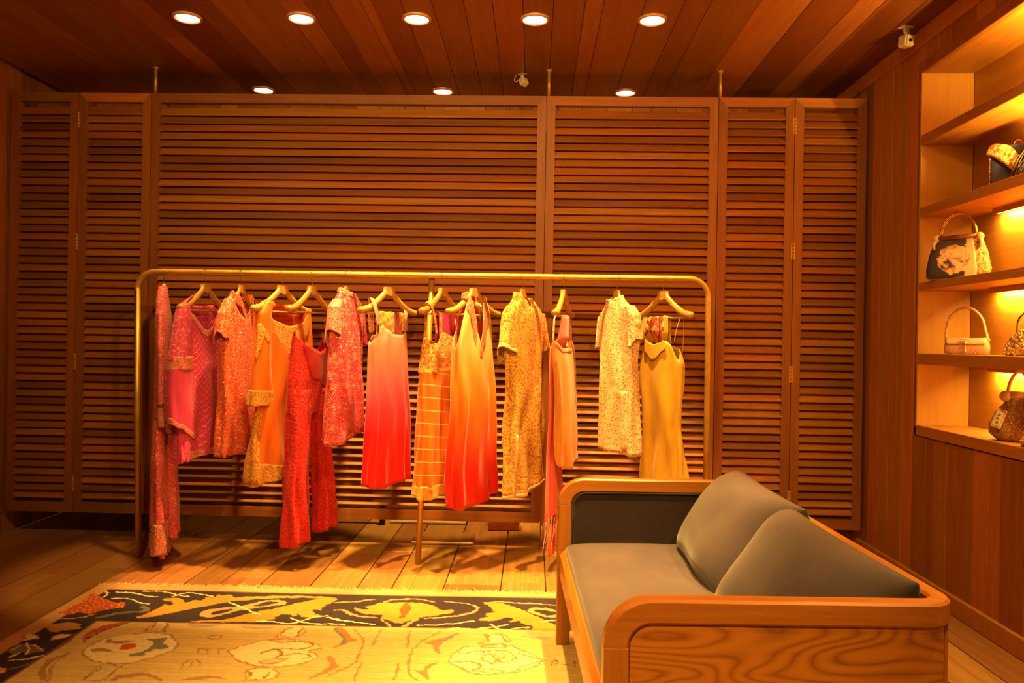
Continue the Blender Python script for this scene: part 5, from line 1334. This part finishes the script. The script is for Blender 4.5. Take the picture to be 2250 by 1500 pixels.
# slouchy sequinned bag with label and tassel
sequin = floral('bronze_sequins', (.18, .085, .02), (.44, .24, .06), (.28, .12, .03), 110, 80, .35, vw=.2, glit=.25); leather = plain('tan_leather', (.70, .44, .16), .4, 0, .2, 18)
t = thing('handbag', 'slouchy bronze sequinned bag with tan leather tassel and framed label', 'handbag', (2.118, 3.43, .851), math.radians(-36), 'handbags on the lit shelves')
body = loft(MB(), [(0, .055, .036), (.006, .085, .050), (.03, .110, .060), (.07, .112, .060), (.12, .090, .048), (.16, .060, .034), (.19, .042, .024), (.2, .03, .015)], 40, .85).build('body', sequin, t)
studs(body, t, bead_mat('bronze_bead', (.42, .22, .07)), 420, .0028, 9)
for y in (-.012, .014):
    P = smooth_path([(-.042, y, .195), (-.036, y, .25), (-.012, y, .300), (.014, y, .300), (.036, y, .25), (.042, y, .195)], 6)
    MB().tube(P, .0062, 10).build('handle', leather, t)
mb = MB(); mb.tube([(-.055, -.01, .198), (.05, -.012, .200)], [.020, .018], 12, True, .014); mb.ball((-.05, -.012, .195), .024, 12, 8); mb.ball((.045, -.02, .196), .024, 12, 8, (1, .8, 1.2)); mb.build('leather_tie', leather, t)
mb = MB(); mb.tube([(.046, -.046, .190), (.048, -.062, .150), (.046, -.068, .085)], [.013, .016, .022], 14)
for k in range(10): mb.tube([(.046 + .018 * math.cos(k), -.068 + .016 * math.sin(k), .088), (.046 + .022 * math.cos(k), -.068 + .018 * math.sin(k), .070)], .004, 6)
mb.build('tassel', leather, t, label='tan leather tassel')
lb = bx('label_frame', leather, t, -.022, .022, -.004, .004, -.042, .042, .002); lb.location = (-.070, -.052, .098); lb.rotation_euler = (-.25, .22, -.5)
bx('label_card', plain('label_card', (.78, .68, .48), .5), lb, -.014, .014, -.0055, -.0035, -.032, .032, .0005)
mb = MB()
for (a, b, c, d) in ((-.006, .006, .012, .022), (-.008, .004, -.004, .006), (-.003, .008, -.022, -.012)): mb.box(a, b, -.0065, -.0052, c, d, .0003)
mb.build('label_print', plain('label_ink', (.30, .16, .06), .6), lb)
# small bronze pouch at the frame edge
t = thing('pouch', 'small bronze beaded pouch on the sill in front of the slouchy bag', 'pouch', (2.052, 3.235, .851), 0, None)
body = loft(MB(), [(0, .022, .018), (.004, .036, .030), (.02, .042, .036), (.038, .034, .028), (.048, .014, .012)], 24, .9).build('body', sequin, t)
studs(body, t, BEAD_G, 120, .0028, 12); MB().tube([(0, 0, .045), (.004, -.01, .062)], [.010, .014], 10).build('gathered_top', sequin, t)
# navy bag with gold ribbon and black tassel
navy = weave('navy_cloth', (.028, .040, .150), .7, 300); blackc = plain('black_cord', (.018, .014, .012), .45, 0, .3, 60)
t = thing('handbag', 'flat navy cloth handbag with gold sequinned ribbon and black tassel', 'handbag', (2.185, 3.545, 1.979), math.radians(-46), 'handbags on the lit shelves')
loft(MB(), [(0, .118, .016), (.006, .124, .020), (.10, .125, .021), (.19, .122, .016), (.2, .118, .008)], 36, .3).build('body', navy, t)
rib = []
P = smooth_path([(-.128, -.020, .188), (-.10, -.030, .182), (-.055, -.036, .155), (-.015, -.042, .112), (.02, -.046, .085)], 6)
wv = smooth_path([(0, 0, .020), (0, 0, .026), (0, 0, .034), (0, 0, .030), (0, 0, .024)], 6)
vs = []
for p, q in zip(P, wv):
    for k in range(7): s = -1 + k / 3; vs.append((p.x + s * q.z * .45, p.y - .008 * (1 - s * s) - .003 * math.sin(s * 7), p.z + s * q.z))
fs = [(i * 7 + k, i * 7 + k + 1, (i + 1) * 7 + k + 1, (i + 1) * 7 + k) for i in range(len(P) - 1) for k in range(6)]
r0 = link('ribbon', mesh('ribbon', vs, fs, True), t, brocade, None, 'gold sequinned ribbon'); md = r0.modifiers.new('thickness', 'SOLIDIFY'); md.thickness = .004
studs(r0, t, goldm, 200, .0036, 14, name='sequins')
mb = MB()
for k in range(48): mb.ball((-.126, -.012 + .012 * (k % 2), .004 + k * .0039), .0034, 6, 4)
mb.build('edge_beads', BEAD_P, t, 'stuff')
mb = MB(); r_ = random.Random(4)
for k in range(70):
    a = r_.uniform(0, 6.28); r = r_.uniform(.0, .020)
    x0, z0 = .060 + r * math.cos(a), .185 + r * math.sin(a) * .6
    mb.tube(smooth_path([(x0, -.045 + r_.uniform(-.012, .012), z0), (x0 - r_.uniform(.01, .05), -.055 + r_.uniform(-.02, .012), .13), (x0 - r_.uniform(.01, .085), -.052 + r_.uniform(-.02, .02), r_.uniform(.045, .07))], 3), .0028, 5)
mb.ball((.066, -.042, .205), .030, 14, 10); mb.tube(smooth_path([(.04, -.04, .19), (.07, -.05, .175), (.09, -.04, .20), (.07, -.03, .225), (.045, -.04, .21)], 5), .008, 8)
mb.build('tassel', blackc, t, 'stuff', label='thick black cord tassel')
MB().tube([(-.018 + .016 * math.cos(a), .0, .198 + .022 * math.sin(a)) for a in [PI * i / 12 for i in range(13)]], .0026, 8).build('ring_handle', wine, t)
